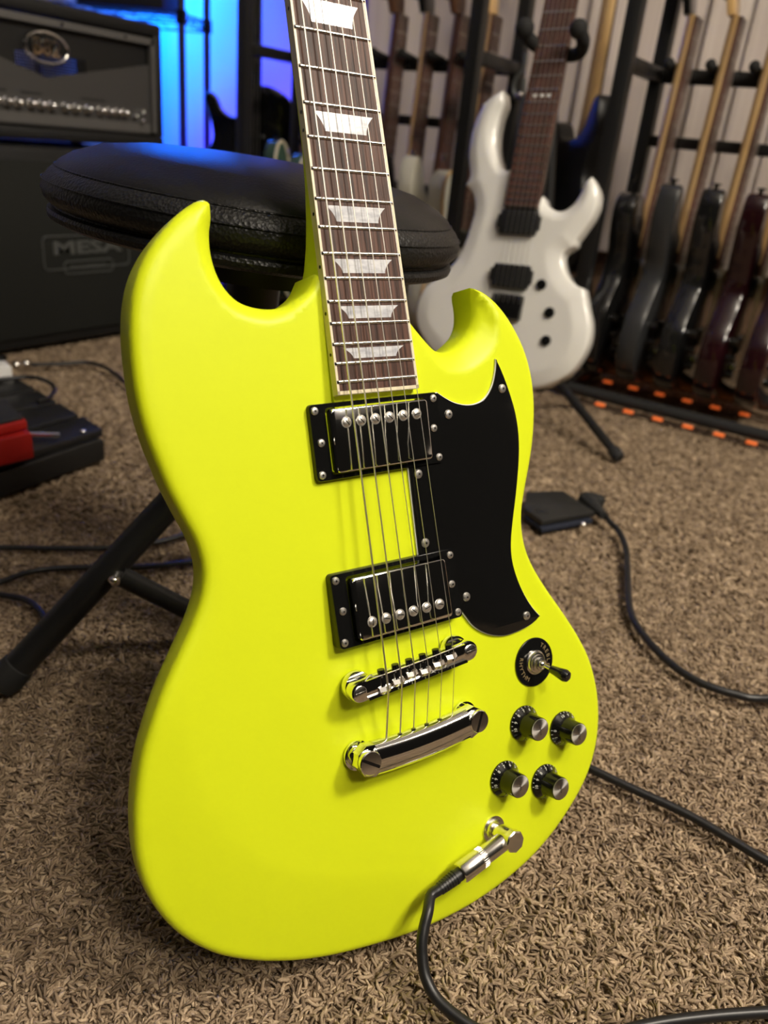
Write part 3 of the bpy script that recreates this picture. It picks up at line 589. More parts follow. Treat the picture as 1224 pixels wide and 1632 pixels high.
# badge (y along the grille, z up): local 2D -> world
BTm = Matrix.Translation((1.48, -.6, 0)) @ Matrix(((0, 0, 1, -1.3015), (1, 0, 0, .768), (0, 1, 0, .200), (0, 0, 0, 1)))
K = MB(BTm); o_ = rr_(.108, .033, .010); K.tube([Vector((x, y, .001)) for x, y in o_ + o_[:1]], .0016, 6)
o_ = rr_(.062, .0125, .008); K.tube([Vector((x, y - .031, .002)) for x, y in o_ + o_[:1]], .0016, 6)
text_into(K, 'MESA', .036, Matrix.Translation((0, .008, .0005)) @ Matrix.Scale(2.0, 4, (1, 0, 0)), .001, bold=.0012)
text_into(K, 'ENGINEERING', .012, Matrix.Translation((0, -.031, .0005)) @ Matrix.Scale(1.2, 4, (1, 0, 0)), .0006)
K.build('badge', 'logo_grey', ca, 'raised grey outlined name badge')
ah = empty('amplifier_head', (-1.45, .65, .405), 'black amplifier head with a silver control panel and a chrome oval emblem, on the cabinet', 'amplifier')
A0 = Matrix.Translation((1.45, -.65, -.405))
K = MB(A0)
for z, h in ((.4225, .022), (.6385, .024)): K.box((-1.45, .60, z), (.27, .80, h), b=.006)
for y in (.211, .989): K.box((-1.45, y, .531), (.27, .022, .20), b=.006)
K.build('cabinet_shell', 'tolex', ah)
K = MB(A0)
for x in (-1.56, -1.34):
    for y in (.25, .95): K.cyl((x, y, .4), (x, y, .413), .014)
K.build('feet', 'rubber', ah)
K = MB(A0); K.box((-1.318, .60, .6155), (.012, .75, .012)); K.box((-1.318, .972, .53), (.012, .008, .18)); K.build('trim_strip', 'panel_trim', ah, 'brushed silver trim strip with small screws')
Pm = A0 @ Matrix(((0, 0, 1, 0), (1, 0, 0, 0), (0, 1, 0, 0), (0, 0, 0, 1)))    # (y,z,x)
K = MB(Pm); K.prism([(.23, .437), (.966, .437), (.966, .572), (.76, .531), (.714, .521), (.61, .549), (.40, .590), (.23, .59)], -1.326, -1.320); pn = K.build('front_panel', 'panel_silver', ah, 'dull silver faceplate with a V-shaped upper edge')
K = MB(Pm); K.prism([(.23, .40 + .04), (.966, .44), (.966, .458), (.23, .458)], -1.3205, -1.3190); K.build('lower_band', 'panel_trim', pn)
K = MB(Pm); K.prism([(.23, .50), (.655, .50), (.655, .61), (.23, .61)], -1.332, -1.328); K.prism([(.812, .50), (.966, .50), (.966, .61), (.812, .61)], -1.332, -1.328); K.prism([(.655, .561), (.812, .561), (.812, .61), (.655, .61)], -1.332, -1.328)
K.build('upper_panel', 'satin_black', ah, 'black upper front')
K = MB(Pm); K.prism([(.655, .515), (.812, .515), (.812, .561), (.655, .561)], -1.3315, -1.3305); K.build('vent_mesh', 'perforated_mesh', ah, 'perforated steel window showing blue light')
K = MB(Pm); K.prism([(.23, .435), (.966, .435), (.966, .49), (.23, .49)], -1.56, -1.36); K.build('chassis', 'black_metal', ah)
for i, y in enumerate((.555, .578, .6, .622, .644, .672, .694, .716, .748, .772, .8, .831, .853, .874, .892)):
    K = MB(A0 @ Matrix.Translation((-1.320, y, .474)) @ Matrix.Rotation(math.pi / 2, 4, 'Y')); K.lathe([(.0085, 0), (.0085, .004), (.0065, .006), (.006, .013), (.0045, .0155), (.002, .0162)], None, 16); K.sph((0, 0, .013), .0068, n=8); K.build('control_knob', 'chrome', ah)
K = MB(A0)
for y, z in ((.920, .470), (.938, .479), (.938, .462)): K.cyl((-1.32, y, z), (-1.309, y + .001, z + .002), .0032, n=10); K.sph((-1.309, y, z), .004, n=6)
K.build('toggle_switches', 'chrome', ah)
K = MB(A0)
for y0_, y1_ in ((.59, .625), (.655, .70), (.79, .85)): K.box((-1.3195, (y0_ + y1_) / 2, .4925), (.0012, y1_ - y0_, .0028))
K.build('panel_print', 'satin_black', ah, 'black printed panel lines')
K = MB(A0 @ Matrix(((0, 0, 1, -1.315), (1, 0, 0, .712), (0, 1, 0, .571), (0, 0, 0, 1))) @ Matrix.Rotation(-.02, 4, 'Z'))
el = [Vector((.046 * math.cos(a), .026 * math.sin(a), .004)) for a in np.linspace(0, 2 * math.pi, 41)]; K.tube(el, .0032, 8)
text_into(K, 'B82', .040, Matrix.Translation((0, 0, .002)), .003, bold=.0012)
em = K.build('emblem', 'chrome', ah, 'chrome oval emblem with raised figures')
K = MB(Pm)
for y in (.45, .60, .75, .90): K.cyl((y, .6155, -1.3125), (y, .6155, -1.3105), .003, n=10)
K.build('trim_screws', 'black_plastic', ah)

# ------------------------------------------------------------------ wire shelf in the corner
ws = empty('wire_shelf', (-2.2, 1.7, 0), 'black wire shelving unit standing in front of the blue-lit wall', 'shelf')
W0 = Matrix.Translation((2.2, -1.7, 0)); p1, p2 = Vector((-1.915, 1.62, 0)), Vector((-1.99, 1.80, 0)); ex = Vector((-.92, -.38, 0)) * .62
for p in (p1, p2, p1 + ex, p2 + ex):
    K = MB(W0); K.cyl(p, p + Vector((0, 0, 1.5)), .0115, n=14); po = K.build('post', 'black_metal', ws)
    for z in (.755, 1.2, .2):
        K = MB(W0); K.lathe([(.012, z - .02), (.0175, z - .018), (.0165, z + .018), (.012, z + .02)], Matrix.Translation(p), 14); K.build('collar', 'black_plastic', po)
for z in (.2, .755, 1.2):
    K = MB(W0); c = [p1, p2, p2 + ex, p1 + ex, p1]
    for dz in (0.012, -.018): K.tube([q + Vector((0, 0, z + dz)) for q in c], .0026, 6)
    for a, b_ in zip(c[:-1], c[1:]):
        n_ = 10; K.tube([a + (b_ - a) * (i / n_) + Vector((0, 0, z + (.012 if i % 2 else -.018))) for i in range(n_ + 1)], .0018, 5)
    for i in range(1, 20):
        q = ex * (i / 20); K.tube([p1 + q + Vector((0, 0, z + .014)), p2 + q + Vector((0, 0, z + .014))], .0016, 5)
    K.build('wire_tray', 'black_metal', ws)
bx = empty('storage_box', Matrix.Translation(p1 + ex * .35 + (p2 - p1) * .5 + Vector((0, 0, .771))) @ Matrix.Rotation(math.atan2(.38, .92), 4, 'Z'), 'plain black case on the wire shelf, at the top edge above the amplifier', 'box')
K = MB(); K.box((0, 0, .06), (.30, .16, .115), b=.008); K.build('case', 'tolex', bx)
K = MB(); K.box((0, 0, .125), (.305, .165, .014), b=.004); K.build('lid', 'satin_black', bx)

# ------------------------------------------------------------------ guitar racks
def rack(x0, x1, label):
    r = empty('guitar_rack', ((x0 + x1) / 2, 1.39, 0), label, 'rack'); T = Matrix.Translation((-(x0 + x1) / 2, -1.39, 0))
    for x in (x0, x1):
        for y in (1.29, 1.50):
            K = MB(T); K.box((x, y, .5), (.028, .028, .96), b=.002); K.build('upright', 'black_metal', r)
        K = MB(T); K.box((x, 1.395, .645), (.025, .20, .025), b=.002); K.build('arm', 'black_metal', r)
        K = MB(T); K.box((x, 1.395, .022), (.025, .20, .025), b=.002); K.build('arm', 'black_metal', r)
    for y, z, m_, h in ((1.285, .022, 'foam', .024), (1.50, .034, 'foam', .034), (1.50, .645, 'foam', .028), (1.50, .523, 'black_metal', .022)):
        K = MB(T); K.cyl((x0, y, z), (x1, y, z), h / 2, n=14) if m_ == 'foam' else K.box(((x0 + x1) / 2, y, z), (x1 - x0, .02, h), b=.002); K.build('rail', m_, r)
    n = int((x1 - x0) / .08)
    for i in range(n):
        x = x0 + .035 + i * .081
        K = MB(T); K.cyl((x, 1.50, .655), (x, 1.44, .662), .008, n=12); K.sph((x, 1.44, .662), .0105, n=8); K.build('peg', 'foam', r)
    return r
rack(-1.345, -.708, 'black multi-guitar rack in the middle distance, behind the stool')
rack(-.386, .245, 'black multi-guitar rack on the right, lit orange underneath')

# edge-on guitars in the racks
EO = [(-.02, 0), (-.10, .004), (-.145, .035), (-.162, .085), (-.150, .14), (-.115, .195), (-.104, .235), (-.120, .285), (-.130, .34), (-.122, .385), (-.104, .395), (-.085, .375), (-.065, .33), (-.03, .305), (.03, .30), (.055, .305), (.085, .335), (.115, .335), (.125, .29), (.108, .225), (.118, .18), (.15, .13), (.16, .08), (.145, .035), (.10, .006), (.02, 0)]
EO2 = [(-.02, 0), (-.10, .004), (-.145, .035), (-.160, .09), (-.146, .15), (-.110, .205), (-.105, .25), (-.122, .30), (-.125, .345), (-.100, .372), (-.06, .365), (-.03, .33), (.03, .31), (.05, .30), (.075, .33), (.11, .335), (.125, .29), (.106, .22), (.118, .17), (.152, .12), (.16, .08), (.145, .035), (.10, .006), (.02, 0)]
EO3 = [(-.02, 0), (-.10, .006), (-.155, .05), (-.165, .11), (-.145, .17), (-.115, .215), (-.12, .27), (-.138, .325), (-.125, .345), (-.105, .335), (-.085, .30), (-.055, .285), (-.032, .30), (-.030, .36), (.028, .375), (.07, .368), (.115, .34), (.137, .29), (.127, .235), (.112, .205), (.13, .165), (.16, .11), (.155, .05), (.10, .006), (.02, 0)]
def edge_guitar(M, body, neckm, label, edgem=None, style=0, T=.042, cat='guitar', group=None, button=True, light_edge=False):
    r = empty('electric_guitar', M, label, cat, group)
    RM = Matrix(((0, 0, 1, 0), (1, 0, 0, 0), (0, 1, 0, 0), (0, 0, 0, 1)))       # (u, v, w) -> x=w(face), y=u, z=v
    o2 = [(p.x, p.y) for p in cat_([(*q, 0) for q in (EO, EO2, EO3)[style]], 4, True)]
    K = MB(RM); K.prism(o2, -T / 2, T / 2, .006); K.build('body', body, r)
    K = MB(RM)
    secs = []
    for v, hw, dp in ((.27, .028, .024), (.36, .0275, .021), (.40, .027, .020), (.695, .0215, .019), (.70, .022, .018)):
        secs.append([(hw * math.cos(t), v, T / 2 + .002 - dp * math.sin(t) ** .7 if math.sin(t) > 0 else T / 2 + .002) for t in (math.pi * k / 8 for k in range(9))])
    K.loft(secs); nk = K.build('neck', neckm, r)
    K = MB(RM); K.loft([[(-.028, .25, T / 2 + .002), (.028, .25, T / 2 + .002), (.028, .25, T / 2 + .0075), (-.028, .25, T / 2 + .0075)], [(-.021, .698, T / 2 + .002), (.021, .698, T / 2 + .002), (.021, .698, T / 2 + .0075), (-.021, .698, T / 2 + .0075)]]); fb = K.build('fretboard', 'gloss_black' if neckm == 'gloss_black' else 'rosewood_dull', nk)
    K = MB(RM)
    for n in range(1, 22):
        v = .05 + .648 * 2 ** (-n / 12) + .0; K.box((0, v, T / 2 + .008), (.05 - .012 * (v - .25), .0016, .0012))
    K.build('frets', 'nickel', nk, kind='stuff')
    K = MB(RM @ Matrix.Translation((0, .70, T / 2 - .014)) @ Matrix.Rotation(math.radians(-13), 4, 'X')); K.prism([(-.022, 0), (.022, 0), (.030, .03), (.034, .15), (.01, .175), (-.026, .16), (-.032, .04)], -.007, .007, .002); hs = K.build('headstock', neckm if body != 'gloss_black' else 'gloss_black', nk)
    for k in range(6):
        K = MB(RM @ Matrix.Translation((0, .70, T / 2 - .014)) @ Matrix.Rotation(math.radians(-13), 4, 'X')); y = .03 + .022 * k; K.cyl((-.018, y, -.012), (-.018, y, .014), .0035, n=8); K.box((-.043, y, -.009), (.018, .010, .007), b=.002); K.cyl((-.035, y, -.009), (-.02, y, -.009), .0025, n=6)
        K.build('tuning_peg', 'gloss_black', hs)
    for v in (.09, .205): K = MB(RM); K.box((0, v + .02, T / 2 + .003), (.085, .038, .009), b=.003); K.build('pickup', 'black_plastic', r)
    K = MB(RM); K.box((0, .062, T / 2 + .005), (.08, .02, .011), b=.003); K.build('bridge', 'chrome', r)
    for k, (u, v) in enumerate(((-.09, .09), (-.07, .055), (-.108, .125))): K = MB(RM); K.cyl((u, v, T / 2 - .001), (u, v, T / 2 + .016), .0085, .0075, n=12); K.build('control_knob', 'black_plastic', r)
    for k in range(6): K = MB(RM); u = (k - 2.5) * .0102; K.tube([(u, .062, T / 2 + .012), (u * .72, .70, T / 2 + .010)], .0005, 4); K.build('string', 'steel_string', r)
    if button: K = MB(RM); K.cyl((-.105, .392, 0), (-.105, .402, 0), .004, n=10); K.cyl((-.105, .402, 0), (-.105, .405, 0), .0085, n=14); K.build('strap_button', 'gloss_black' if body not in ('cream_paint',) else 'nickel', r)
    if edgem:
        K = MB(RM); K.tube([Vector((*p, T / 2)) for p in o2 + o2[:1]], .0035, 6); K.build('body_binding', edgem, r)
    return r
def pose(x, y=1.452, z=.046, rz=0, lean=3.0): return Matrix.Translation((x, y - .02, z)) @ Matrix.Rotation(math.radians(rz), 4, 'Z') @ Matrix.Rotation(math.radians(-lean), 4, 'X')
RK = [(-.346, 'gloss_black', 'maple', 'glossy black guitar seen edge-on, leftmost slot of the right rack', None, 1), (-.264, 'grey_black', 'maple', 'charcoal grey guitar seen edge-on, with a pale highlight down its curved side', None, 0),
      (-.183, 'gloss_black', 'maple', 'black guitar seen edge-on between the charcoal and the dark red guitars', None, 0), (-.102, 'burgundy', 'maple', 'dark red guitar seen edge-on, the one beside the black guitar', None, 0),
      (-.021, 'burgundy', 'maple', 'dark red guitar seen edge-on at the right border of the photo', None, 0)]
for x, b_, n_, lb, eg, st in RK: edge_guitar(pose(x), b_, n_, lb, eg, st)
LK = [(-1.285, 'seafoam', 'mahogany', 'dark green guitar with a cream edge, nearest the left end of the middle rack', 'cream_binding', 0), (-1.205, 'seafoam', 'maple', 'second dark green guitar with a cream edge in the middle rack', 'cream_binding', 1),
      (-1.035, 'dark_brown', 'mahogany', 'dark brown guitar with a dark neck, just right of the yellow guitar neck', None, 0), (-.950, 'gloss_black', 'maple', 'black guitar with a thin pale neck in the middle rack', None, 0),
      (-.868, 'cream_paint', 'mahogany', 'cream guitar with a brown neck in the middle rack', None, 0), (-.785, 'cream_paint', 'maple', 'cream guitar with a maple neck beside the rack upright', 'maple', 1)]
for x, b_, n_, lb, eg, st in LK: edge_guitar(pose(x, z=.046), b_, n_, lb, eg, st)
# guitars between the racks, each on a low floor stand
def floor_cradle(x, y, rz, z, label):
    s = empty('guitar_cradle', Matrix.Translation((x, y, 0)) @ Matrix.Rotation(math.radians(rz), 4, 'Z'), label, 'stand')
    for sy in (-1, 1):
        K = MB(); K.tube([Vector((-.10, sy * .09, .009)), Vector((.09, sy * .09, .009)), Vector((.06, sy * .09, z - .01)), Vector((.035, sy * .09, z - .008)), Vector((-.035, sy * .09, z - .008)), Vector((-.075, sy * .08, .33)), ], .007, 8); K.build('frame', 'black_metal', s)
    K = MB(); K.tube([Vector((-.075, -.08, .33)), Vector((-.075, .08, .33))], .008, 8); K.build('back_rest', 'foam', s)
    return s
edge_guitar(Matrix.Translation((-.741, 1.69, .215)), 'navy_fabric', 'maple', 'very dark blue guitar seen edge-on, half hidden behind the white guitar', None, 0, button=False)
floor_cradle(-.741, 1.69, 0, .21, 'low black stand under the dark blue guitar behind the white one')
edge_guitar(Matrix.Translation((-.60, 1.66, .215)) @ Matrix.Rotation(math.radians(46), 4, 'Z'), 'satin_black', 'maple', 'black guitar turned back-to-front showing its broad maple neck, right of the white guitar', None, 0, button=False)
floor_cradle(-.60, 1.66, 46, .21, 'low black stand under the back-to-front black guitar')
bg = edge_guitar(Matrix.Translation((-1.60, 1.60, .21)) @ Matrix.Rotation(math.radians(-55), 4, 'Z'), 'gloss_black', 'gloss_black', 'black guitar silhouetted against the blue-lit wall', None, 2, button=False)
floor_cradle(-1.60, 1.60, -55, .205, 'low black stand under the guitar silhouetted on the blue wall')

# orange LED strips under the right rack
for y, z, n0, n1, lb in ((1.262, .004, -.36, .24, 'orange LED strip along the front of the right rack'), (1.455, .006, -.35, .24, 'orange LED strip at the back of the right rack')):
    ls = empty('led_strip', ((n0 + n1) / 2, y, 0), lb, 'light'); T = Matrix.Translation((-(n0 + n1) / 2, -y, 0))
    K = MB(T); K.box(((n0 + n1) / 2, y, z + .001), (n1 - n0, .010, .002)); K.build('tape', 'led_tape', ls)
    x = n0
    while x < n1:
        K = MB(T); K.box((x + .01, y, z + .0045), (.020, .010, .005), b=.001); K.build('led', 'orange_led', ls, 'glowing orange light'); x += .0615
la = bpy.data.lights.new('orange_strip_lamp', 'AREA'); la.shape = 'RECTANGLE'; la.size = .6; la.size_y = .01; la.energy = .05; la.color = (1, .25, .05)
lo = bpy.data.objects.new('orange_strip_lamp', la); sc.collection.objects.link(lo); lo.location = (-.06, 1.47, .02); lo.rotation_euler = (math.radians(150), 0, 0)

# ------------------------------------------------------------------ white guitar on its stand
wt = math.radians(14); WO = Vector((-.43, .87, .10))
WM = Matrix.Translation(WO) @ Matrix(((1, 0, 0), (0, math.sin(wt), -math.cos(wt)), (0, math.cos(wt), math.sin(wt)))).to_4x4()
wg = empty('electric_guitar', WM, 'white electric guitar with pointed horns and a red-brown neck on a floor stand', 'guitar')
wo = [(-52.6, 482.1), (-71.7, 471), (-84.6, 455.1), (-92.7, 428.9), (-94.2, 403.0), (-88.7, 370), (-78.5, 342.1), (-83.3, 326.6), (-68.8, 318), (-58.7, 304.2), (-53.1, 285.0), (-54.3, 257.9), (-56.4, 237.3), (-62, 209.4), (-77.5, 182.6), (-97, 164), (-114, 145), (-121.6, 121), (-119.4, 93.7), (-107.5, 70.2), (-84, 49), (-52.8, 31.6), (2.3, 14.2), (54, 7.0), (100, 9), (139.5, 19.2), (168.3, 34.8), (190.3, 56.6), (202.7, 85.8), (206.7, 113), (201.2, 140.8), (188, 167.1), (181, 182), (175.1, 192.6), (160.2, 195.5), (142.5, 207.6), (129.7, 224.7), (125.2, 241), (140.6, 256.2), (140.6, 264.5), (148.3, 281.4), (157.4, 304.4), (159.7, 326.0), (153.5, 346.7), (139.6, 363), (131, 353.7), (125.7, 331.6), (116.8, 315.0), (103.3, 305.5), (87.1, 306.7), (74, 314), (66, 324), (4, 362), (-3, 358.5), (-13.4, 358.1), (-26.0, 366.5), (-40.6, 390.9), (-47.7, 416.0), (-49.3, 441.3), (-46.5, 463.7)]
def wb(u): return (float(np.interp(u, [0, 3, 6, 10, 14, 20, 27, 33, 40, 44, 46, 50, 52, 54, 57, 60], [10, 20, 22, 26, 30, 30, 26, 28, 26, 10, 18, 14, 3, 10, 18, 10])), float(np.interp(u, [0, 3, 8, 20, 33, 40, 44, 46, 50, 52, 54, 57, 60], [5, 9, 8, 7, 9, 8, 6, 9, 8, 1, 7, 9, 5])))
sculpted_body('body', wo, {0, 7, 33, 39, 44, 51, 52}, 40, 4, wb, wg, 'gloss_white', grid=4, step=4)
k = .001
Wn = Matrix.Scale(k, 4)
ax = Vector((24.0 - 39, 525 - 297, 0)).normalized(); axx = Vector((ax.y, -ax.x, 0))
WN = Wn @ Matrix(((axx.x, ax.x, 0, 39), (axx.y, ax.y, 0, 297), (0, 0, 1, 0), (0, 0, 0, 1)))
wbw = lambda y: 60 - y * .0215
K = MB(WN); K.loft([[(wbw(y) / 2 * math.cos(t), y, 4 - d * math.sin(t) ** .7) for t in (math.pi * j / 10 for j in range(11))] for y, d in ((0, 30), (55, 30), (80, 22), (480, 19))]); nk = K.build('neck', 'gloss_black', wg, 'black-backed neck')
K = MB(WN); K.loft([[(-wbw(y) / 2, y, 4), (wbw(y) / 2, y, 4), (wbw(y) / 2, y, 10), (-wbw(y) / 2, y, 10)] for y in (2, 478)]); fb = K.build('fretboard', 'rosewood_dull', wg)
for n in range(1, 25):
    y = 648 * 2 ** (-n / 12) - 648 * .25 + 4
    if y > 2: K = MB(WN); K.box((0, y, 10.3), (wbw(y) - 1, 2.2, 1.6)); K.build('fret', 'nickel', fb)
K = MB(WN)
for dx in (-12, 0, 12): K.box((dx, 648 * (2 ** (-11 / 12) + 2 ** (-12 / 12)) / 2 - 158, 10.1), (7, 5, .5))
K.build('inlay', 'white_plastic', fb)
K = MB(WN); K.prism([(-24, 480), (24, 480), (34, 520), (20, 640), (-6, 660), (-32, 520)], -8, 6, 2); hs = K.build('headstock', 'gloss_black', wg)
for j in range(6): K = MB(WN); K.cyl((-14, 505 + j * 22, 4), (-14, 505 + j * 22, 16), 3, n=8); K.box((-36, 505 + j * 22, -2), (16, 10, 7), b=2); K.build('tuning_peg', 'gloss_black', hs)
for y, dx in ((-21, 0), (-108, 5)):
    K = MB(WN @ Matrix.Translation((dx, y, 0)) @ Matrix.Rotation(math.radians(.5), 4, 'Z')); K.prism([(-31, 19), (31, 19), (33, 16), (33, 12), (38, 11), (38, -9), (33, -10), (33, -16), (31, -19), (-31, -19), (-33, -16), (-33, -10), (-38, -9), (-38, 11), (-33, 12), (-33, 16)], .2, 9, 1.2); K.build('pickup', 'satin_black', wg)
K = MB(WN @ Matrix.Translation((8, -158, 0))); K.box((0, 0, 6), (56, 40, 12), b=2); K.build('bridge', 'gloss_black', wg)
for x, y in ((106.3, 185.5), (132.8, 144.1), (139.5, 99.0)):
    K = MB(Wn @ Matrix.Translation((x, y, -1))); K.lathe([(9.0, -6), (9.0, 3), (8.0, 4.5)], None, 24); K.build('control_knob', 'gloss_black', wg)
for j in range(6): K = MB(WN); u = (j - 2.5) * 9.6; K.tube([(u + 8, -152, 14), (u * .78, 478, 13)], .4, 4); K.build('string', 'steel_string', wg)
K = MB(Wn); K.cyl((-85, 455, -20), (-88, 462, -20), 5); K.build('strap_button', 'nickel', wg)
# its stand
st = empty('guitar_stand', (-.36, 1.06, 0), 'black floor stand with a padded neck yoke, holding the white guitar', 'stand')
T = Matrix.Translation((.36, -1.06, 0))
K = MB(T); K.tube([Vector((-.365, 1.10, .05)), Vector((-.452, 1.125, .60)), Vector((-.455, 1.125, .70))], .010, 12); K.build('post', 'black_metal', st)
for a, b_ in (((-.352, 1.09, .10), (-.147, .961, .012)), ((-.352, 1.09, .10), (-.56, 1.00, .012)), ((-.352, 1.09, .10), (-.33, 1.34 - .12, .012))):
    a = Vector(a); b_ = Vector(b_); d = b_ - a
    K = MB(T); K.tube([a, a + d * .97], .0085, 10); lg = K.build('leg', 'black_metal', st)
    K = MB(T); K.tube([a + d * .92, a + d * .94, b_, b_ + d * .015], [.009, .0115, .0115, .008], 10); K.build('rubber_foot', 'rubber', lg)
yk = [(-.448, .965, .653), (-.446, .975, .643), (-.438, 1.00, .633), (-.425, 1.035, .628), (-.405, 1.045, .626), (-.375, 1.025, .628), (-.360, 1.0, .636), (-.352, .975, .642), (-.356, .962, .653)]
K = MB(T); K.tube(cat_([Vector(p) + Vector((0, .005, 0)) for p in yk], 4), .0105, 12); K.sph(Vector(yk[0]) + Vector((0, .005, 0)), .0155, n=8); K.sph(Vector(yk[-1]) + Vector((0, .005, 0)), .0145, n=8); K.build('neck_yoke', 'foam', st, 'padded black neck yoke with rounded ends')
K = MB(T); K.tube([Vector((-.405, 1.045, .626)), Vector((-.453, 1.125, .63))], .008, 8); K.build('yoke_arm', 'black_metal', st)
for x in (-.44, -.34):
    K = MB(T); K.tube([Vector((-.372, 1.10, .16)), Vector((x, .95, .108)), Vector((x, .845, .100)), Vector((x, .825, .125))], .009, 10); K.build('body_rest', 'foam', st)
sp = empty('strap_hook', aty(826, 118, 1.475), 'grey hook-shaped strap end hanging beside the white guitar neck', 'strap')
K = MB(Matrix.Translation(-aty(826, 118, 1.475))); K.tube(cat_([aty(838, 85, 1.475), aty(834, 108, 1.475), aty(822, 125, 1.475), aty(818, 145, 1.475), aty(824, 157, 1.475), aty(833, 150, 1.475), aty(835, 125, 1.475)], 5), .0055, 10); K.build('webbing', 'logo_grey', sp)
K = MB(Matrix.Translation(-aty(826, 118, 1.475))); K.sph(aty(829, 151, 1.465), .0065, n=8); K.build('button', 'nickel', sp)

# ------------------------------------------------------------------ things on the carpet
pc = onh(895, 800, .012)
po = empty('pouch', (pc.x, pc.y, 0), 'flat black leather pouch lying on the carpet right of the yellow guitar', 'pouch'); T = Matrix.Translation((-pc.x, -pc.y, 0))
q = [onh(838, 786, .018), onh(896, 784, .018), onh(948, 818, .018), onh(864, 833, .018), onh(835, 812, .018)]
qq = [(v.x, v.y) for v in q]
K = MB(T); K.prism(qq, .012, .021, .0025); K.build('cover', 'dark_leather', po)
q2 = [(x * .96 + .04 * pc.x + .004, y * .96 + .04 * pc.y - .008) for x, y in qq]
K = MB(T); K.prism(q2, .004, .011, .002); K.build('base', 'navy_fabric', po)
s_ = onh(929, 837, .012); K = MB(T); K.sph(s_, .005, n=8); K.build('snap', 'nickel', po, 'bright metal snap')
e0 = onh(862, 815, .0215); K = MB(T @ Matrix.Translation(e0) @ Matrix.Rotation(math.radians(205), 4, 'Z')); K.box((0, 0, 0), (.020, .0045, .0006)); K.box((.002, -.006, 0), (.012, .001, .0006)); K.build('stamped_mark', 'satin_black', po)
def cable(name, pts, r, label, parts=None, mat_='cable_rubber'):
    o = pts[0]; c = empty(name, o, label, 'cable'); T = Matrix.Translation(-Vector(o)); K = MB(T); K.tube(cat_(pts, 6), r, 12); K.build('cord', mat_, c); return c, T
pw = [onh(*q, h) for q, h in [((958, 812), .016), ((972, 832), .014), ((985, 845), .012), ((997, 872), .010), ((1000, 912), .009), ((1003, 965), .009), ((1018, 1002), .009), ((1060, 1050), .009), ((1110, 1085), .009), ((1170, 1106), .010), ((1230, 1113), .010), ((1400, 1095), .008), ((1600, 1010), .008), ((1850, 960), .008)]]
c, T = cable('power_cable', pw, .0042, 'black power cable curving over the carpet from the pouch to the right border')
a, b_ = onh(932, 795, .018), onh(962, 822, .018); K = MB(T); K.tube([a, a * .7 + b_ * .3, a * .4 + b_ * .6, b_], [.012, .013, .009, .0055], 10); K.box(onh(948, 798, .02), (.026, .022, .018), b=.004); K.build('plug', 'rubber', c, 'moulded black plug')
cable('floor_cable', [onh(*q, .009) for q in [(880, 1195), (945, 1227), (1010, 1258), (1090, 1295), (1160, 1335), (1224, 1373), (1330, 1425), (1480, 1470), (1750, 1480), (2050, 1350)]], .0036, 'black cable running diagonally over the carpet at the lower right')
cable('floor_cable', [onh(*q, .009) for q in [(-80, 878), (0, 873), (80, 874), (175, 873), (260, 862), (330, 840)]], .0032, 'thin black cable behind the stool leg, topmost of the three at left')
cable('floor_cable', [onh(*q, .009) for q in [(-60, 945), (0, 928), (50, 911), (110, 905), (200, 905), (260, 901), (330, 893)]], .0034, 'black cable crossing under the stool leg at the rivet')
cable('floor_cable', [onh(*q, .009) for q in [(-60, 942), (0, 948), (40, 956), (62, 972), (72, 995), (66, 1030)]], .0032, 'short black cable curling under the lower part of the stool leg')
cable('patch_cable', [onh(*q, .012) for q in [(38, 581), (60, 581), (100, 580), (140, 578), (170, 587), (200, 610), (240, 640)]], .004, 'thin black cable leaving the white pedal towards the yellow guitar')
# pedalboard
pbq = [onh(28, 603, .05), onh(168, 686, .05), onh(-150, 790, .05), onh(-200, 640, .05)]
P0 = onh(60, 690, .0); pbd = empty('pedalboard', (P0.x, P0.y, 0), 'black pedalboard on the carpet at the left border', 'pedalboard'); T = Matrix.Translation((-P0.x, -P0.y, 0))
ctr = sum((Vector((v.x, v.y, 0)) for v in pbq), Vector()) / 4
e_top = (pbq[0] - pbq[3]); e_bot = (pbq[1] - pbq[2])
K = MB(T)
for s in range(4):
    t0, t1 = s / 4 + .008, (s + 1) / 4 - .03
    c4 = [pbq[0].lerp(pbq[1], t0), pbq[0].lerp(pbq[1], t1), pbq[3].lerp(pbq[2], t1), pbq[3].lerp(pbq[2], t0)]
    Ks = MB(T); Ks.prism([(v.x, v.y) for v in c4], .038, .050, .002); Ks.build('slat', 'satin_black', pbd)
Ks = MB(T); Ks.prism([(v.x, v.y) for v in [pbq[0].lerp(pbq[3], .02), pbq[1].lerp(pbq[2], .015), pbq[1].lerp(pbq[2], .98), pbq[0].lerp(pbq[3], .98)]], .004, .038, .004); Ks.build('frame', 'satin_black', pbd)
s_ = onh(132, 686, .052); Ks = MB(T); Ks.sph(s_, .005, n=8, sc_=(1, 1, .4)); Ks.build('screw', 'nickel', pbd)
rp = [onh(52, 690, .09), onh(-60, 718, .09), onh(-90, 690, .09), onh(30, 668, .09)]
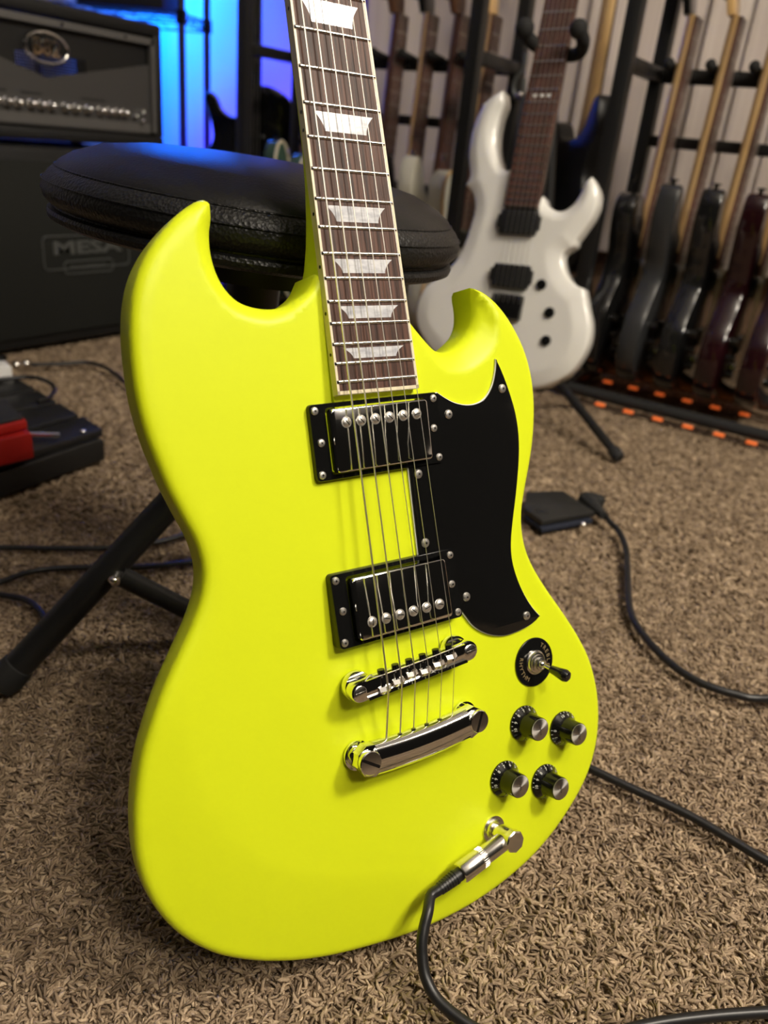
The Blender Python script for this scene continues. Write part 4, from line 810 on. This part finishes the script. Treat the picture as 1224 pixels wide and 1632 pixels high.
R0 = onh(30, 690, .0); rd = empty('effects_pedal', (rp[0].x, rp[0].y, .0505), 'red pedal with a black treadle on the pedalboard', 'pedal'); T = Matrix.Translation((-rp[0].x, -rp[0].y, -.0505))
def quad(px, h): return [(v.x, v.y) for v in (onh(*q, h) for q in px)]
K = MB(T); K.prism(quad([(50, 688), (-80, 716), (-110, 672), (18, 655)], .088), .0505, .086, .003); K.build('housing', 'red_paint', rd)
K = MB(T); K.prism(quad([(42, 664), (-80, 692), (-110, 650), (10, 632)], .105), .0875, .100, .003); K.build('treadle', 'red_paint', rd)
K = MB(T); K.prism(quad([(36, 661), (-80, 688), (-106, 648), (8, 632)], .107), .1003, .1035, .001); K.build('treadle_mat', 'rubber', rd, 'black rubber top')
K = MB(T); v = onh(70, 693, .06); K.tube([v + Vector((-.02, -.02, 0)), v + Vector((.015, .015, 0))], .004, 8); K.build('jack', 'nickel', rd)
wq = quad([(18, 583), (-60, 599), (-88, 572), (-1, 566)], .073); w0 = onh(18, 583, .073)
wp = empty('effects_pedal', (w0.x, w0.y, .0505), 'white pedal at the left border behind the pedalboard', 'pedal'); T = Matrix.Translation((-w0.x, -w0.y, -.0505))
K = MB(T); K.prism(wq, .018, .073, .003); K.build('housing', 'white_plastic', wp)
K = MB(T); v = onh(4, 573, .0735); K.cyl(v, v + Vector((0, 0, .006)), .008); K.build('footswitch', 'black_plastic', wp)
for px, py in ((26, 582), (42, 580)): K = MB(T); v = onh(px, py, .04); K.sph(v, .008, n=8); K.build('jack_plug', 'nickel', wp)
cable('patch_cable', [onh(*q, h) for q, h in [((-30, 612), .055), ((0, 605), .056), ((45, 601), .056), ((74, 607), .056), ((87, 620), .053), ((78, 634), .055), ((60, 640), .056)]], .0035, 'looped black patch cable on the far corner of the pedalboard')
wl = empty('power_supply', (wq[3][0], wq[3][1], 0.0), 'low grey box under the white pedal at the left border', 'box'); T = Matrix.Translation((-wq[3][0], -wq[3][1], 0))
K = MB(T); K.prism(wq, .004, .0175, .002); K.build('case', 'logo_grey', wl)
bpy.context.view_layer.update()
